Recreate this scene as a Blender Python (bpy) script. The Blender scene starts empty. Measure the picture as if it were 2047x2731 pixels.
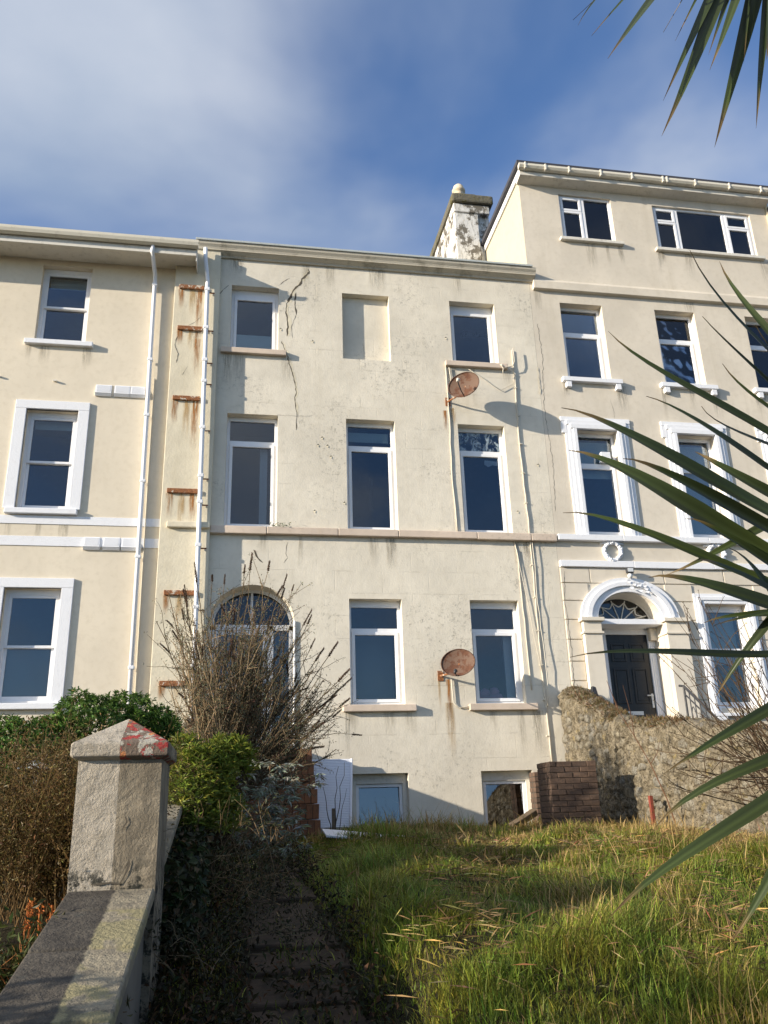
import bpy, bmesh, math, random
import numpy as np
from mathutils import Matrix, Vector
random.seed(7); RNG = np.random.default_rng(7)
scn = bpy.context.scene
COL = scn.collection

# ---------------------------------------------------------------- camera
PITCH, ROLL, YAW = 0.3444154520685623, -0.032123628409682775, -0.18066794544050274
FPX, PW, PH, EYE = 2250.0, 2047.0, 2731.0, 1.6
_c, _s = math.cos, math.sin
_Rz = np.array([[_c(YAW), -_s(YAW), 0], [_s(YAW), _c(YAW), 0], [0, 0, 1]])
FW = _Rz @ np.array([0, _c(PITCH), _s(PITCH)])
_u0 = _Rz @ np.array([0, -_s(PITCH), _c(PITCH)]); _r0 = _Rz @ np.array([1, 0, 0])
RT = _r0 * _c(ROLL) + _u0 * _s(ROLL); UP = -_r0 * _s(ROLL) + _u0 * _c(ROLL)
cam_d = bpy.data.cameras.new('camera'); cam = bpy.data.objects.new('camera', cam_d); COL.objects.link(cam)
cam_d.sensor_fit = 'VERTICAL'; cam_d.sensor_height = 36; cam_d.sensor_width = 27
cam_d.lens = 36 * FPX / PH; cam_d.clip_start = 0.05; cam_d.clip_end = 2000
cam.matrix_world = Matrix([[RT[0], UP[0], -FW[0], 0], [RT[1], UP[1], -FW[1], 0], [RT[2], UP[2], -FW[2], EYE], [0, 0, 0, 1]])
scn.camera = cam
FF = 1.2347   # measuring scale of the notes taken off the photograph

def at(px, py, y):
    """the real point at distance y that was sighted at (px, py) on the photograph"""
    px *= FF; py *= FF
    d = FW + RT * (px - PW / 2) / FPX - UP * (py - PH / 2) / FPX
    return np.array([0, 0, EYE]) + d * (y / d[1])

# ---------------------------------------------------------------- light
SUN_TO = np.array([-3.1, -1.0, 0.94]); SUN_TO = SUN_TO / np.linalg.norm(SUN_TO)
SUN_EL = math.asin(SUN_TO[2]); SUN_ROT = math.atan2(SUN_TO[0], SUN_TO[1]) % (2 * math.pi)
sun_d = bpy.data.lights.new('sun', 'SUN'); sun_d.energy = 5.0; sun_d.angle = math.radians(0.55); sun_d.color = (1.0, 0.89, 0.73)
sun = bpy.data.objects.new('sun', sun_d); COL.objects.link(sun)
sun.rotation_euler = Vector(SUN_TO).to_track_quat('Z', 'Y').to_euler()
scn.view_settings.view_transform = 'Standard'; scn.view_settings.look = 'None'
scn.view_settings.gamma = 1; scn.view_settings.use_curve_mapping = False
scn.view_settings.exposure = 0.72

world = bpy.data.worlds.new('World'); scn.world = world; world.use_nodes = True
wn = world.node_tree.nodes; wl = world.node_tree.links; wn.clear()
def WN(t, **k):
    n = wn.new(t)
    for a, b in k.items(): setattr(n, a, b)
    return n
sky = WN('ShaderNodeTexSky', sky_type='NISHITA', sun_disc=False, sun_elevation=SUN_EL, sun_rotation=SUN_ROT,
         air_density=1.0, dust_density=0.6, ozone_density=2.5)
tc = WN('ShaderNodeTexCoord'); sep = WN('ShaderNodeSeparateXYZ'); wl.new(tc.outputs['Generated'], sep.inputs[0])
def WM(op, a, b=None, c=None, clamp=False):
    n = WN('ShaderNodeMath', operation=op, use_clamp=clamp)
    for i, v in enumerate((a, b, c)):
        if v is None: continue
        if isinstance(v, (int, float)): n.inputs[i].default_value = v
        else: wl.new(v, n.inputs[i])
    return n.outputs[0]
zz = WM('ADD', WM('MAXIMUM', sep.outputs[2], 0.0), 0.25)
cx = WM('DIVIDE', sep.outputs[0], zz); cy = WM('DIVIDE', sep.outputs[1], zz)
cmb = WN('ShaderNodeCombineXYZ'); wl.new(cx, cmb.inputs[0]); wl.new(cy, cmb.inputs[1])
n1 = WN('ShaderNodeTexNoise'); n1.inputs['Scale'].default_value = 1.7; n1.inputs['Detail'].default_value = 5; n1.inputs['Roughness'].default_value = 0.46; n1.inputs['Distortion'].default_value = 0.4
mp = WN('ShaderNodeMapping'); mp.inputs['Location'].default_value = (3.1, 1.7, 0); wl.new(cmb.outputs[0], mp.inputs[0]); wl.new(mp.outputs[0], n1.inputs[0])
# the cloud bank lies over the left of the sky and thins out to the right
bank = WM('MULTIPLY_ADD', cx, -0.80, 0.27)
bank = WM('MAXIMUM', WM('MINIMUM', bank, 0.27), 0.04)
zen = WM('MULTIPLY_ADD', sep.outputs[2], 0.85, -0.46)
msk = WM('ADD', WM('ADD', WM('MULTIPLY_ADD', n1.outputs['Fac'], 2.1, -0.56), bank), zen)
mr = WN('ShaderNodeMapRange', interpolation_type='SMOOTHSTEP'); wl.new(msk, mr.inputs[0])
mr.inputs[1].default_value = 0.30; mr.inputs[2].default_value = 1.02; mr.inputs[3].default_value = 0.0; mr.inputs[4].default_value = 0.93
n2 = WN('ShaderNodeTexNoise'); n2.inputs['Scale'].default_value = 2.2; n2.inputs['Detail'].default_value = 6; wl.new(mp.outputs[0], n2.inputs[0])
cr = WN('ShaderNodeValToRGB'); cr.color_ramp.elements[0].position = 0.3; cr.color_ramp.elements[1].position = 0.7
cr.color_ramp.elements[0].color = (2.0, 2.45, 3.2, 1); cr.color_ramp.elements[1].color = (3.6, 3.8, 4.2, 1)
wl.new(n2.outputs['Fac'], cr.inputs[0])
tint = WN('ShaderNodeMix', data_type='RGBA', blend_type='MULTIPLY'); tint.inputs[0].default_value = 1.0
wl.new(sky.outputs[0], tint.inputs[6]); tint.inputs[7].default_value = (0.80, 0.92, 1.12, 1)
mx = WN('ShaderNodeMix', data_type='RGBA'); wl.new(mr.outputs[0], mx.inputs[0]); wl.new(tint.outputs[2], mx.inputs[6]); wl.new(cr.outputs[0], mx.inputs[7])
bg = WN('ShaderNodeBackground'); bg.inputs[1].default_value = 0.122; wl.new(mx.outputs[2], bg.inputs[0])
wo = WN('ShaderNodeOutputWorld'); wl.new(bg.outputs[0], wo.inputs[0])

# ---------------------------------------------------------------- materials
class Mat:
    def __init__(s, name):
        s.m = bpy.data.materials.new(name); s.m.use_nodes = True
        s.n = s.m.node_tree.nodes; s.l = s.m.node_tree.links
        s.b = s.n['Principled BSDF']; s.out = s.n['Material Output']
        s.b.inputs['Roughness'].default_value = 0.8; s.b.inputs['Specular IOR Level'].default_value = 0.25
    def new(s, t, **k):
        n = s.n.new(t)
        for a, b in k.items(): setattr(n, a, b)
        return n
    def put(s, v, sock):
        if isinstance(v, (int, float)): sock.default_value = v
        elif isinstance(v, tuple): sock.default_value = v if len(v) == 4 or len(sock.default_value) == 3 else v + (1,)
        else: s.l.new(v, sock)
    def coord(s, scale=(1, 1, 1), loc=(0, 0, 0), out='Object', rot=(0, 0, 0)):
        t = s.new('ShaderNodeTexCoord'); m = s.new('ShaderNodeMapping')
        m.inputs['Scale'].default_value = scale; m.inputs['Location'].default_value = loc; m.inputs['Rotation'].default_value = rot
        s.l.new(t.outputs[out], m.inputs[0]); return m.outputs[0]
    def noise(s, scale, detail=4, rough=0.55, co=None, dist=0):
        n = s.new('ShaderNodeTexNoise'); n.inputs['Scale'].default_value = scale; n.inputs['Detail'].default_value = detail
        n.inputs['Roughness'].default_value = rough; n.inputs['Distortion'].default_value = dist
        s.l.new(co if co is not None else s.coord(), n.inputs[0]); return n.outputs['Fac']
    def math(s, op, a, b=None, c=None, clamp=False):
        n = s.new('ShaderNodeMath', operation=op, use_clamp=clamp)
        for i, v in enumerate((a, b, c)):
            if v is not None: s.put(v, n.inputs[i])
        return n.outputs[0]
    def ss(s, v, a, b, lo=0.0, hi=1.0):
        n = s.new('ShaderNodeMapRange', interpolation_type='SMOOTHSTEP'); s.l.new(v, n.inputs[0])
        for i, q in enumerate((a, b, lo, hi)): n.inputs[i + 1].default_value = q
        return n.outputs[0]
    def mix(s, f, a, b, mode='MIX'):
        n = s.new('ShaderNodeMix', data_type='RGBA', blend_type=mode)
        s.put(f, n.inputs[0]); s.put(a, n.inputs[6]); s.put(b, n.inputs[7]); return n.outputs[2]
    def col(s, v): s.put(v, s.b.inputs['Base Color']); return s
    def bump(s, h, strength=1.0, dist=0.01):
        n = s.new('ShaderNodeBump'); n.inputs['Strength'].default_value = strength; n.inputs['Distance'].default_value = dist
        s.l.new(h, n.inputs['Height']); s.l.new(n.outputs[0], s.b.inputs['Normal']); return s
    def rough(s, r, spec=None):
        s.put(r, s.b.inputs['Roughness'])
        if spec is not None: s.b.inputs['Specular IOR Level'].default_value = spec
        return s

def C(r, g, b): return (r, g, b, 1)

def stucco(name, base, bumpd=0.006, mott=0.12, grime=0.0, joints=False, scale=1.0, streak=0.25):
    m = Mat(name); co = m.coord()
    big = m.noise(0.9, 4, 0.6, co); mid = m.noise(6 * scale, 6, 0.62, co); fine = m.noise(34 * scale, 4, 0.6, co)
    dark = tuple(v * (1 - mott) for v in base[:3]) + (1,); lite = tuple(min(1, v * (1 + mott * 0.7)) for v in base[:3]) + (1,)
    c = m.mix(m.ss(big, 0.32, 0.68), dark, lite)
    c = m.mix(m.ss(mid, 0.45, 0.72, 0, 0.35), c, C(base[0] * .82, base[1] * .8, base[2] * .76))
    st = m.noise(1.0, 5, 0.6, m.coord((3.2, 3.2, 0.22)))
    c = m.mix(m.ss(st, 0.52, 0.78, 0, streak), c, C(base[0] * .7, base[1] * .68, base[2] * .62))
    if grime:
        g1 = m.ss(m.noise(17, 8, 0.8, co), 0.50, 0.66); g2 = m.ss(m.noise(0.62, 5, 0.6, m.coord(loc=(0.35, 0, 3.75))), 0.46, 0.66)
        c = m.mix(m.math('MULTIPLY', m.math('MULTIPLY', g1, g2), grime * .8), c, C(.15, .145, .12))
    h = m.math('ADD', m.math('MULTIPLY', mid, 0.55), m.math('MULTIPLY', fine, 0.4))
    h = m.math('ADD', h, m.math('MULTIPLY', big, 1.1))
    if joints:
        br = m.new('ShaderNodeTexBrick'); br.offset = 0.37; br.inputs['Scale'].default_value = 1.0
        br.inputs['Brick Width'].default_value = 0.86; br.inputs['Row Height'].default_value = 0.41
        br.inputs['Mortar Size'].default_value = 0.006; br.inputs['Mortar Smooth'].default_value = 0.6
        wob = m.math('MULTIPLY_ADD', m.noise(2.5, 3, 0.5, co), 0.012, -0.006)
        t = m.new('ShaderNodeTexCoord'); sx = m.new('ShaderNodeSeparateXYZ'); m.l.new(t.outputs['Object'], sx.inputs[0])
        cb = m.new('ShaderNodeCombineXYZ'); m.l.new(m.math('ADD', sx.outputs[0], wob), cb.inputs[0]); m.l.new(m.math('ADD', sx.outputs[2], wob), cb.inputs[1])
        m.l.new(cb.outputs[0], br.inputs['Vector'])
        j = m.math('MULTIPLY', br.outputs['Fac'], m.ss(m.noise(1.3, 4, 0.65, co), 0.45, 0.62))
        h = m.math('SUBTRACT', h, m.math('MULTIPLY', j, 0.38))
        c = m.mix(m.math('MULTIPLY', j, 0.12), c, C(.2, .18, .14))
    m.col(c).bump(h, 1.0, bumpd).rough(0.88, 0.2)
    return m.m

def paint(name, base, rough=0.45, dirt=0.25, bumpd=0.0015, dirtc=(.28, .25, .2, 1), scale=9):
    m = Mat(name); co = m.coord(); n = m.noise(scale, 5, 0.65, co)
    m.col(m.mix(m.ss(n, 0.5, 0.78, 0, dirt), base, dirtc)).bump(m.noise(40, 3, 0.5, co), 1.0, bumpd).rough(rough, 0.4)
    return m.m

def glass_mat(name, tint=(.80, .84, .86), boost=1.45, add=0.0, mist=None):
    m = Mat(name); m.n.remove(m.b)
    tr = m.new('ShaderNodeBsdfTransparent'); tr.inputs[0].default_value = tint + (1,)
    gl = m.new('ShaderNodeBsdfGlossy'); gl.inputs['Roughness'].default_value = 0.015; gl.inputs[0].default_value = (.95, .97, 1, 1)
    bp = m.new('ShaderNodeBump'); bp.inputs['Strength'].default_value = 0.35; bp.inputs['Distance'].default_value = 0.01
    m.l.new(m.noise(1.6, 2, 0.5), bp.inputs['Height']); m.l.new(bp.outputs[0], gl.inputs['Normal'])
    fr = m.new('ShaderNodeFresnel'); fr.inputs[0].default_value = 1.52
    f = m.math('MULTIPLY_ADD', fr.outputs[0], boost, add, clamp=True)
    mx_ = m.new('ShaderNodeMixShader'); m.l.new(f, mx_.inputs[0]); m.l.new(tr.outputs[0], mx_.inputs[1]); m.l.new(gl.outputs[0], mx_.inputs[2])
    o = mx_.outputs[0]
    if mist:
        d = m.new('ShaderNodeBsdfDiffuse'); d.inputs[0].default_value = mist + (1,)
        k = m.ss(m.noise(7, 6, 0.7, m.coord((1, 1, .7)), 1.2), 0.46, 0.62, 0.0, 0.75)
        m2 = m.new('ShaderNodeMixShader'); m.l.new(k, m2.inputs[0]); m.l.new(o, m2.inputs[1]); m.l.new(d.outputs[0], m2.inputs[2]); o = m2.outputs[0]
    m.l.new(o, m.out.inputs[0]); return m.m

def leaf_mat(name, rough=0.45, transl=0.3, spec=0.35):
    m = Mat(name); a = m.new('ShaderNodeAttribute', attribute_name='Col')
    m.col(a.outputs['Color']).rough(rough, spec)
    t = m.new('ShaderNodeBsdfTranslucent'); m.l.new(a.outputs['Color'], t.inputs[0])
    x = m.new('ShaderNodeMixShader'); x.inputs[0].default_value = transl
    m.l.new(m.b.outputs[0], x.inputs[1]); m.l.new(t.outputs[0], x.inputs[2]); m.l.new(x.outputs[0], m.out.inputs[0])
    return m.m

def bark(name, a, b, scale=30):
    m = Mat(name); n = m.noise(scale, 5, 0.7)
    m.col(m.mix(m.ss(n, 0.3, 0.7), a, b)).bump(n, 1, 0.004).rough(0.85); return m.m

def rusty(name, paintc, amount, rustc=(.22, .075, .03, 1), rust2=(.10, .04, .025, 1), scale=14):
    m = Mat(name); co = m.coord(); n = m.noise(scale, 6, 0.72, co)
    r = m.mix(m.ss(m.noise(scale * 3, 4, 0.7, co), 0.35, 0.65), rustc, rust2)
    m.col(m.mix(m.ss(n, amount, amount + 0.08), r, paintc)).bump(n, 1, 0.006).rough(0.8); return m.m

M = {}
M['main'] = stucco('main_stucco', C(.675, .625, .525), 0.0080, 0.09, 0.9, True)
M['pilaster'] = stucco('pilaster_stucco', C(.66, .60, .465), 0.009, 0.10, 0.25, False, 0.8, 0.4)
M['left'] = stucco('left_stucco', C(.70, .625, .50), 0.0025, 0.05, 0, False, 1.6, 0.12)
M['right'] = stucco('right_stucco', C(.635, .575, .48), 0.0045, 0.08, 0.1, False, 1.3, 0.3)
M['right_pale'] = stucco('right_trim_stucco', C(.68, .62, .52), 0.003, 0.06, 0, False, 1.5, 0.2)
M['yellow'] = stucco('yellow_render', C(.50, .455, .34), 0.002, 0.03, 0, False, 1.5, 0.05)
M['pink'] = stucco('pink_render', C(.62, .42, .40), 0.003, 0.05)
M['white'] = paint('white_gloss', C(.78, .79, .82), 0.4, 0.08)
M['trim'] = paint('white_masonry_paint', C(.76, .77, .80), 0.6, 0.12, 0.003)
M['grubby'] = paint('grubby_white', C(.66, .63, .56), 0.6, 0.45, 0.003)
M['cornice'] = paint('dirty_cornice', C(.55, .50, .40), 0.8, 0.75, 0.006, C(.20, .175, .12), 3.5)
M['gutter'] = paint('cream_gutter', C(.62, .58, .48), .45, .35)
M['sill'] = stucco('pink_sill', C(.60, .50, .41), 0.006, 0.12, 0.6, False, 1.4, 0.3)
M['lead'] = paint('grey_flashing', C(.42, .45, .44), 0.6, 0.4, 0.004, C(.2, .2, .18))
M['slate'] = paint('dark_slate', C(.045, .045, .055), 0.6, 0.3, 0.004, C(.1, .1, .1))
M['glass'] = glass_mat('window_glass')
M['glass_low'] = glass_mat('outdoor_reflecting_glass', boost=3.2, add=.05)
M['mist'] = glass_mat('misted_glass', mist=(.42, .52, .60))
M['dark'] = paint('dark_interior', C(.05, .05, .055), 0.9, 0.1)
M['curtain'] = paint('pale_curtain', C(.62, .64, .68), 0.9, 0.1)
M['frosted'] = paint('frosted_film', C(.78, .84, .82), .9, .05)
M['drab'] = paint('drab_curtain', C(.24, .25, .25), .9, .1)
M['blind'] = paint('pale_blind', C(.55, .62, .60), 0.9, 0.05)
M['black'] = paint('black_door_paint', C(.012, .013, .016), 0.35, 0.05)
M['iron'] = paint('dark_iron', C(.03, .032, .038), 0.5, 0.2)
M['chrome'] = paint('pale_metal', C(.6, .62, .63), 0.3, 0.05)
M['rust'] = rusty('flaking_iron', C(.60, .55, .46), 0.54, C(.33, .14, .055), C(.17, .07, .035), 11)
M['dish'] = rusty('rusted_dish', C(.135, .085, .062), 0.44, C(.115, .052, .03), C(.085, .038, .024), 6)
M['cable'] = paint('cream_cable', C(.60, .55, .45), 0.6, 0.3)
M['crack'] = paint('dark_crack', C(.09, .075, .055), 0.95, 0.2)
M['chimney'] = None

def decal(name, colr, seed, strength=0.8, vert=True):
    """a stain with ragged edges: runs down from the top and fades out"""
    m = Mat(name); m.col(colr).rough(0.9, 0.1)
    g = m.new('ShaderNodeTexCoord'); sx = m.new('ShaderNodeSeparateXYZ'); m.l.new(g.outputs['Generated'], sx.inputs[0])
    up = sx.outputs[2]; ac = m.math('ABSOLUTE', m.math('MULTIPLY_ADD', sx.outputs[0], 2, -1))
    n = m.noise(1.0, 5, 0.65, m.coord((34, 34, 2.6), (seed, seed * 2.1, 0)))
    k = m.math('MULTIPLY', m.ss(ac, 0.35, 1.0, 1, 0), m.ss(up, 0.0, 0.95))
    k = m.math('MULTIPLY', k, m.ss(n, 0.34, 0.60))
    t = m.new('ShaderNodeBsdfTransparent'); x = m.new('ShaderNodeMixShader')
    m.l.new(m.math('MULTIPLY', k, strength), x.inputs[0]); m.l.new(t.outputs[0], x.inputs[1]); m.l.new(m.b.outputs[0], x.inputs[2])
    m.l.new(x.outputs[0], m.out.inputs[0]); return m.m
M['streak'] = decal('rust_run', C(.34, .15, .045), 1.3, 0.9)
M['streak2'] = decal('rust_run_pale', C(.45, .28, .10), 4.1, 0.6)

M['grime_run'] = decal('grime_run', C(.30, .27, .21), 7.7, 0.34)
m = Mat('chimney_render'); co = m.coord()
k = m.ss(m.noise(3.2, 7, 0.7, m.coord((1, 1, .7))), 0.50, 0.56); k2 = m.noise(14, 5, 0.7, m.coord((1, 1, .25)))
m.col(m.mix(k, m.mix(m.ss(k2, .45, .7), C(.66, .65, .62), C(.36, .34, .30)), C(.15, .135, .11))).bump(m.noise(10, 6, .7), 1, .02); M['chimney'] = m.m
m = Mat('mossy_stone'); k = m.ss(m.noise(5, 6, .7), .5, .62)
m.col(m.mix(k, C(.13, .12, .09), C(.10, .09, .03))).bump(m.noise(14, 6, .7), 1, .03); M['moss'] = m.m
m = Mat('clay_pot'); m.col(m.mix(m.noise(6), C(.55, .44, .30), C(.66, .57, .44))); M['pot'] = m.m
m = Mat('dried_splash'); m.col(C(.5, .52, .55)); t = m.new('ShaderNodeBsdfTransparent'); x = m.new('ShaderNodeMixShader'); m.l.new(m.ss(m.noise(16, 6, .75), .50, .68, 0, .35), x.inputs[0]); m.l.new(t.outputs[0], x.inputs[1]); m.l.new(m.b.outputs[0], x.inputs[2]); m.l.new(x.outputs[0], m.out.inputs[0]); M['smear'] = m.m

m = Mat('harled_rubble'); co = m.coord()
v = m.new('ShaderNodeTexVoronoi'); v.inputs['Scale'].default_value = 7.5; m.l.new(m.coord((1, 1, 1.3)), v.inputs[0])
nn = m.noise(9, 7, .72, co); fine = m.noise(42, 5, .7, co)
c = m.mix(m.ss(nn, .36, .64), C(.15, .125, .085), C(.37, .315, .225))
c = m.mix(m.ss(m.noise(4.2, 5, .7, m.coord(loc=(4, 4, 4))), .54, .66, 0, .8), c, C(.23, .215, .19))
c = m.mix(m.ss(m.noise(6.5, 5, .7, m.coord(loc=(9, 2, 1))), .58, .68, 0, .75), c, C(.33, .255, .11))
c = m.mix(m.ss(fine, .52, .64, 0, .9), c, C(.035, .03, .02))
h = m.math('ADD', m.math('MULTIPLY', nn, 1.0), m.math('MULTIPLY', fine, .45)); h = m.math('SUBTRACT', h, m.math('MULTIPLY', v.outputs['Distance'], .5))
m.col(c).bump(h, 1, .09).rough(.95, .1); M['rubble'] = m.m

m = Mat('lichened_stone'); co = m.coord(out='Generated', scale=(1.2, 3, 1.6)); oi = m.new('ShaderNodeObjectInfo'); wc = m.new('ShaderNodeNewGeometry')
n = m.new('ShaderNodeTexNoise'); n.inputs['Scale'].default_value = 11; n.inputs['Detail'].default_value = 7; n.inputs['Roughness'].default_value = .72; m.l.new(wc.outputs['Position'], n.inputs[0]); n = n.outputs['Fac']
f2 = m.new('ShaderNodeTexNoise'); f2.inputs['Scale'].default_value = 44; f2.inputs['Detail'].default_value = 5; f2.inputs['Roughness'].default_value = .7; m.l.new(wc.outputs['Position'], f2.inputs[0]); f2 = f2.outputs['Fac']
c = m.mix(oi.outputs['Random'], C(.40, .35, .255), C(.31, .295, .255)); c = m.mix(m.ss(n, .38, .66), c, C(.16, .135, .095)); c = m.mix(m.ss(n, .60, .70, 0, .8), c, C(.36, .29, .14)); c = m.mix(m.ss(f2, .54, .66, 0, .85), c, C(.05, .042, .03))
m.col(c).bump(m.math('ADD', n, m.math('MULTIPLY', f2, .5)), 1, .05).rough(.95, .1); M['stone'] = m.m
def brick_mat(name, a, b, dirt):
    m = Mat(name); co = m.coord(); oi = m.new('ShaderNodeObjectInfo')
    c = m.mix(oi.outputs['Random'], a, b)
    c = m.mix(m.ss(m.noise(9, 6, .7, m.coord(out='Object')), .45, .7, 0, .75), c, dirt)
    m.col(c).bump(m.noise(40, 5, .7, co), 1, .006).rough(.9, .15); return m.m
M['brick'] = brick_mat('brown_brick', C(.15, .098, .070), C(.098, .068, .052), C(.075, .055, .045))
M['orange_brick'] = brick_mat('orange_brick', C(.30, .135, .065), C(.21, .10, .055), C(.10, .065, .045))
M['mortar'] = stucco('dark_mortar', C(.075, .062, .05), .01, .2)

m = Mat('grass'); a = m.new('ShaderNodeAttribute', attribute_name='Col'); M['grass'] = leaf_mat('grass_blades', .55, .35, .25); bpy.data.materials.remove(m.m)
M['leaf'] = leaf_mat('shrub_leaves', .5, .25, .22)
M['palmleaf'] = leaf_mat('palm_leaves', .42, .15, .28)
M['twig'] = leaf_mat('twigs', .8, 0.0, .1)
M['trunk'] = bark('palm_bark', C(.12, .10, .08), C(.24, .20, .16))

m = Mat('soil'); co = m.coord(); n = m.noise(3, 6, .7, co)
m.col(m.mix(m.ss(n, .35, .65), C(.018, .015, .010), C(.042, .036, .020))).bump(m.noise(22, 6, .7, co), 1, .03).rough(.95, .1); M['soil'] = m.m
m = Mat('step_stone'); n = m.noise(7, 6, .7)
m.col(m.mix(m.ss(n, .4, .68), C(.050, .033, .022), C(.022, .018, .012))).bump(n, 1, .01); M['slab'] = m.m
m = Mat('asphalt'); n = m.noise(60, 4, .7); m.col(m.mix(n, C(.04, .04, .042), C(.075, .072, .07))).bump(n, 1, .004); M['asphalt'] = m.m
m = Mat('weathered_timber'); n = m.noise(8, 5, .7, m.coord((1, 6, 6))); m.col(m.mix(n, C(.07, .05, .035), C(.20, .15, .10))).bump(n, 1, .01); M['timber'] = m.m
M['redpaint'] = rusty('red_oxide', C(.22, .05, .035), .45)
m = Mat('ribbed_plastic'); n = m.noise(5, 5, .6); m.col(m.mix(m.ss(n, .55, .75, 0, .3), C(.74, .76, .82), C(.5, .5, .48))).rough(.5, .3); M['ribbed'] = m.m
m = Mat('pink_plush'); m.col(C(.55, .25, .38)).bump(m.noise(30, 4, .7), 1, .02); M['plush'] = m.m

# ---------------------------------------------------------------- mesh helpers
class MB:
    def __init__(s): s.v = []; s.f = []; s.mi = []; s.c = []; s.n = 0
    def add(s, v, f, mi=0, c=None):
        v = np.asarray(v, float).reshape(-1, 3); f = [[i + s.n for i in q] for q in f]
        s.v.append(v); s.f += f; s.mi += [mi] * len(f); s.n += len(v)
        s.c.append(np.tile(np.array(c if c is not None else (1, 1, 1), float), (len(v), 1)) if np.ndim(c) < 2 else np.asarray(c, float))
        return s
    def box(s, x0, x1, y0, y1, z0, z1, mi=0, c=None):
        v = [(x, y, z) for x in (x0, x1) for y in (y0, y1) for z in (z0, z1)]
        return s.add(v, [(0, 1, 3, 2), (4, 6, 7, 5), (0, 4, 5, 1), (2, 3, 7, 6), (0, 2, 6, 4), (1, 5, 7, 3)], mi, c)
    def quad(s, a, b, c_, d, mi=0): return s.add([a, b, c_, d], [(0, 1, 2, 3)], mi)
    def ring(s, x0, x1, z0, z1, w, y0, y1, wt=None, wb=None, mi=0):
        wt = w if wt is None else wt; wb = w if wb is None else wb
        s.box(x0, x0 + w, y0, y1, z0, z1, mi); s.box(x1 - w, x1, y0, y1, z0, z1, mi)
        s.box(x0 + w, x1 - w, y0, y1, z1 - wt, z1, mi); s.box(x0 + w, x1 - w, y0, y1, z0, z0 + wb, mi); return s
    def tube(s, pts, r, n=6, mi=0, c=None, cap=True):
        P = np.asarray(pts, float); K = len(P); r = np.broadcast_to(np.asarray(r, float), (K,))
        T = np.gradient(P, axis=0); T /= np.linalg.norm(T, axis=1)[:, None] + 1e-12
        u = np.cross(T[0], (0, 0, 1.0));
        if np.linalg.norm(u) < 1e-3: u = np.cross(T[0], (0, 1.0, 0))
        u /= np.linalg.norm(u); U = []
        for i in range(K):
            u = u - T[i] * (u @ T[i]); u /= np.linalg.norm(u) + 1e-12; U.append(u)
        U = np.array(U); V = np.cross(T, U); a = np.arange(n) * 2 * np.pi / n
        v = P[:, None] + r[:, None, None] * (np.cos(a)[None, :, None] * U[:, None] + np.sin(a)[None, :, None] * V[:, None])
        f = [(i * n + j, i * n + (j + 1) % n, (i + 1) * n + (j + 1) % n, (i + 1) * n + j) for i in range(K - 1) for j in range(n)]
        if cap: f += [tuple(range(n))[::-1], tuple((K - 1) * n + j for j in range(n))]
        return s.add(v.reshape(-1, 3), f, mi, c)
    def lathe(s, prof, n=20, mi=0, M4=None):
        a = np.arange(n) * 2 * np.pi / n
        v = np.array([[(r * math.cos(t), r * math.sin(t), z) for t in a] for r, z in prof]).reshape(-1, 3)
        if M4 is not None: v = v @ np.array(M4)[:3, :3].T + np.array(M4)[:3, 3]
        f = [(i * n + j, i * n + (j + 1) % n, (i + 1) * n + (j + 1) % n, (i + 1) * n + j) for i in range(len(prof) - 1) for j in range(n)]
        return s.add(v, f, mi)
    def prism_x(s, prof, x0, x1, mi=0):
        """profile of (y, z) swept along x"""
        n = len(prof); v = [(x0, y, z) for y, z in prof] + [(x1, y, z) for y, z in prof]
        return s.add(v, [(j, (j + 1) % n, n + (j + 1) % n, n + j) for j in range(n)] + [tuple(range(n))[::-1], tuple(range(n, 2 * n))], mi)
    def build(s, name, mats, parent=None, smooth=False, bevel=0, loc=None, tag_=None):
        me = bpy.data.meshes.new(name)
        V = np.concatenate(s.v) if s.v else np.zeros((0, 3))
        if loc is not None: V = V - np.array(loc)
        me.from_pydata(V.tolist(), [], s.f)
        for m_ in (mats if isinstance(mats, (list, tuple)) else [mats]): me.materials.append(m_)
        me.polygons.foreach_set('material_index', s.mi)
        ca = me.color_attributes.new('Col', 'FLOAT_COLOR', 'POINT')
        cc = np.concatenate(s.c); ca.data.foreach_set('color', np.concatenate([cc, np.ones((len(cc), 1))], 1).ravel().astype(np.float32))
        bm = bmesh.new(); bm.from_mesh(me)
        if len(me.polygons) < 4000: bmesh.ops.recalc_face_normals(bm, faces=bm.faces)
        bm.to_mesh(me); bm.free()
        if smooth: me.polygons.foreach_set('use_smooth', [True] * len(me.polygons))
        me.update()
        o = bpy.data.objects.new(name, me); COL.objects.link(o)
        if loc is not None: o.location = loc
        if parent is not None: adopt(o, parent)
        if bevel:
            b = o.modifiers.new('bevel', 'BEVEL'); b.width = bevel; b.segments = 2; b.limit_method = 'ANGLE'
        return o

def wpos(o):
    p = Vector((0, 0, 0))
    while o is not None:
        p += o.location if o.parent is None else o.location + o.matrix_parent_inverse.translation
        o = o.parent
    return p
def adopt(o, parent):
    w = wpos(parent); o.parent = parent; o.matrix_parent_inverse = Matrix.Translation(-w)
def tag(o, label=None, cat=None, group=None, kind=None):
    if label: o['label'] = label
    if cat: o['category'] = cat
    if group: o['group'] = group
    if kind: o['kind'] = kind
    return o
def thing(name, loc, label, cat, group=None):
    o = bpy.data.objects.new(name, None); COL.objects.link(o); o.location = loc; o.empty_display_size = .2
    return tag(o, label, cat, group)

YF = 14.5     # the plane of the three facades

def arch_pts(cx_, a, b, z, n=22): return [(cx_ - a * math.cos(t), z + b * math.sin(t)) for t in np.linspace(0, math.pi, n)]

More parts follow.
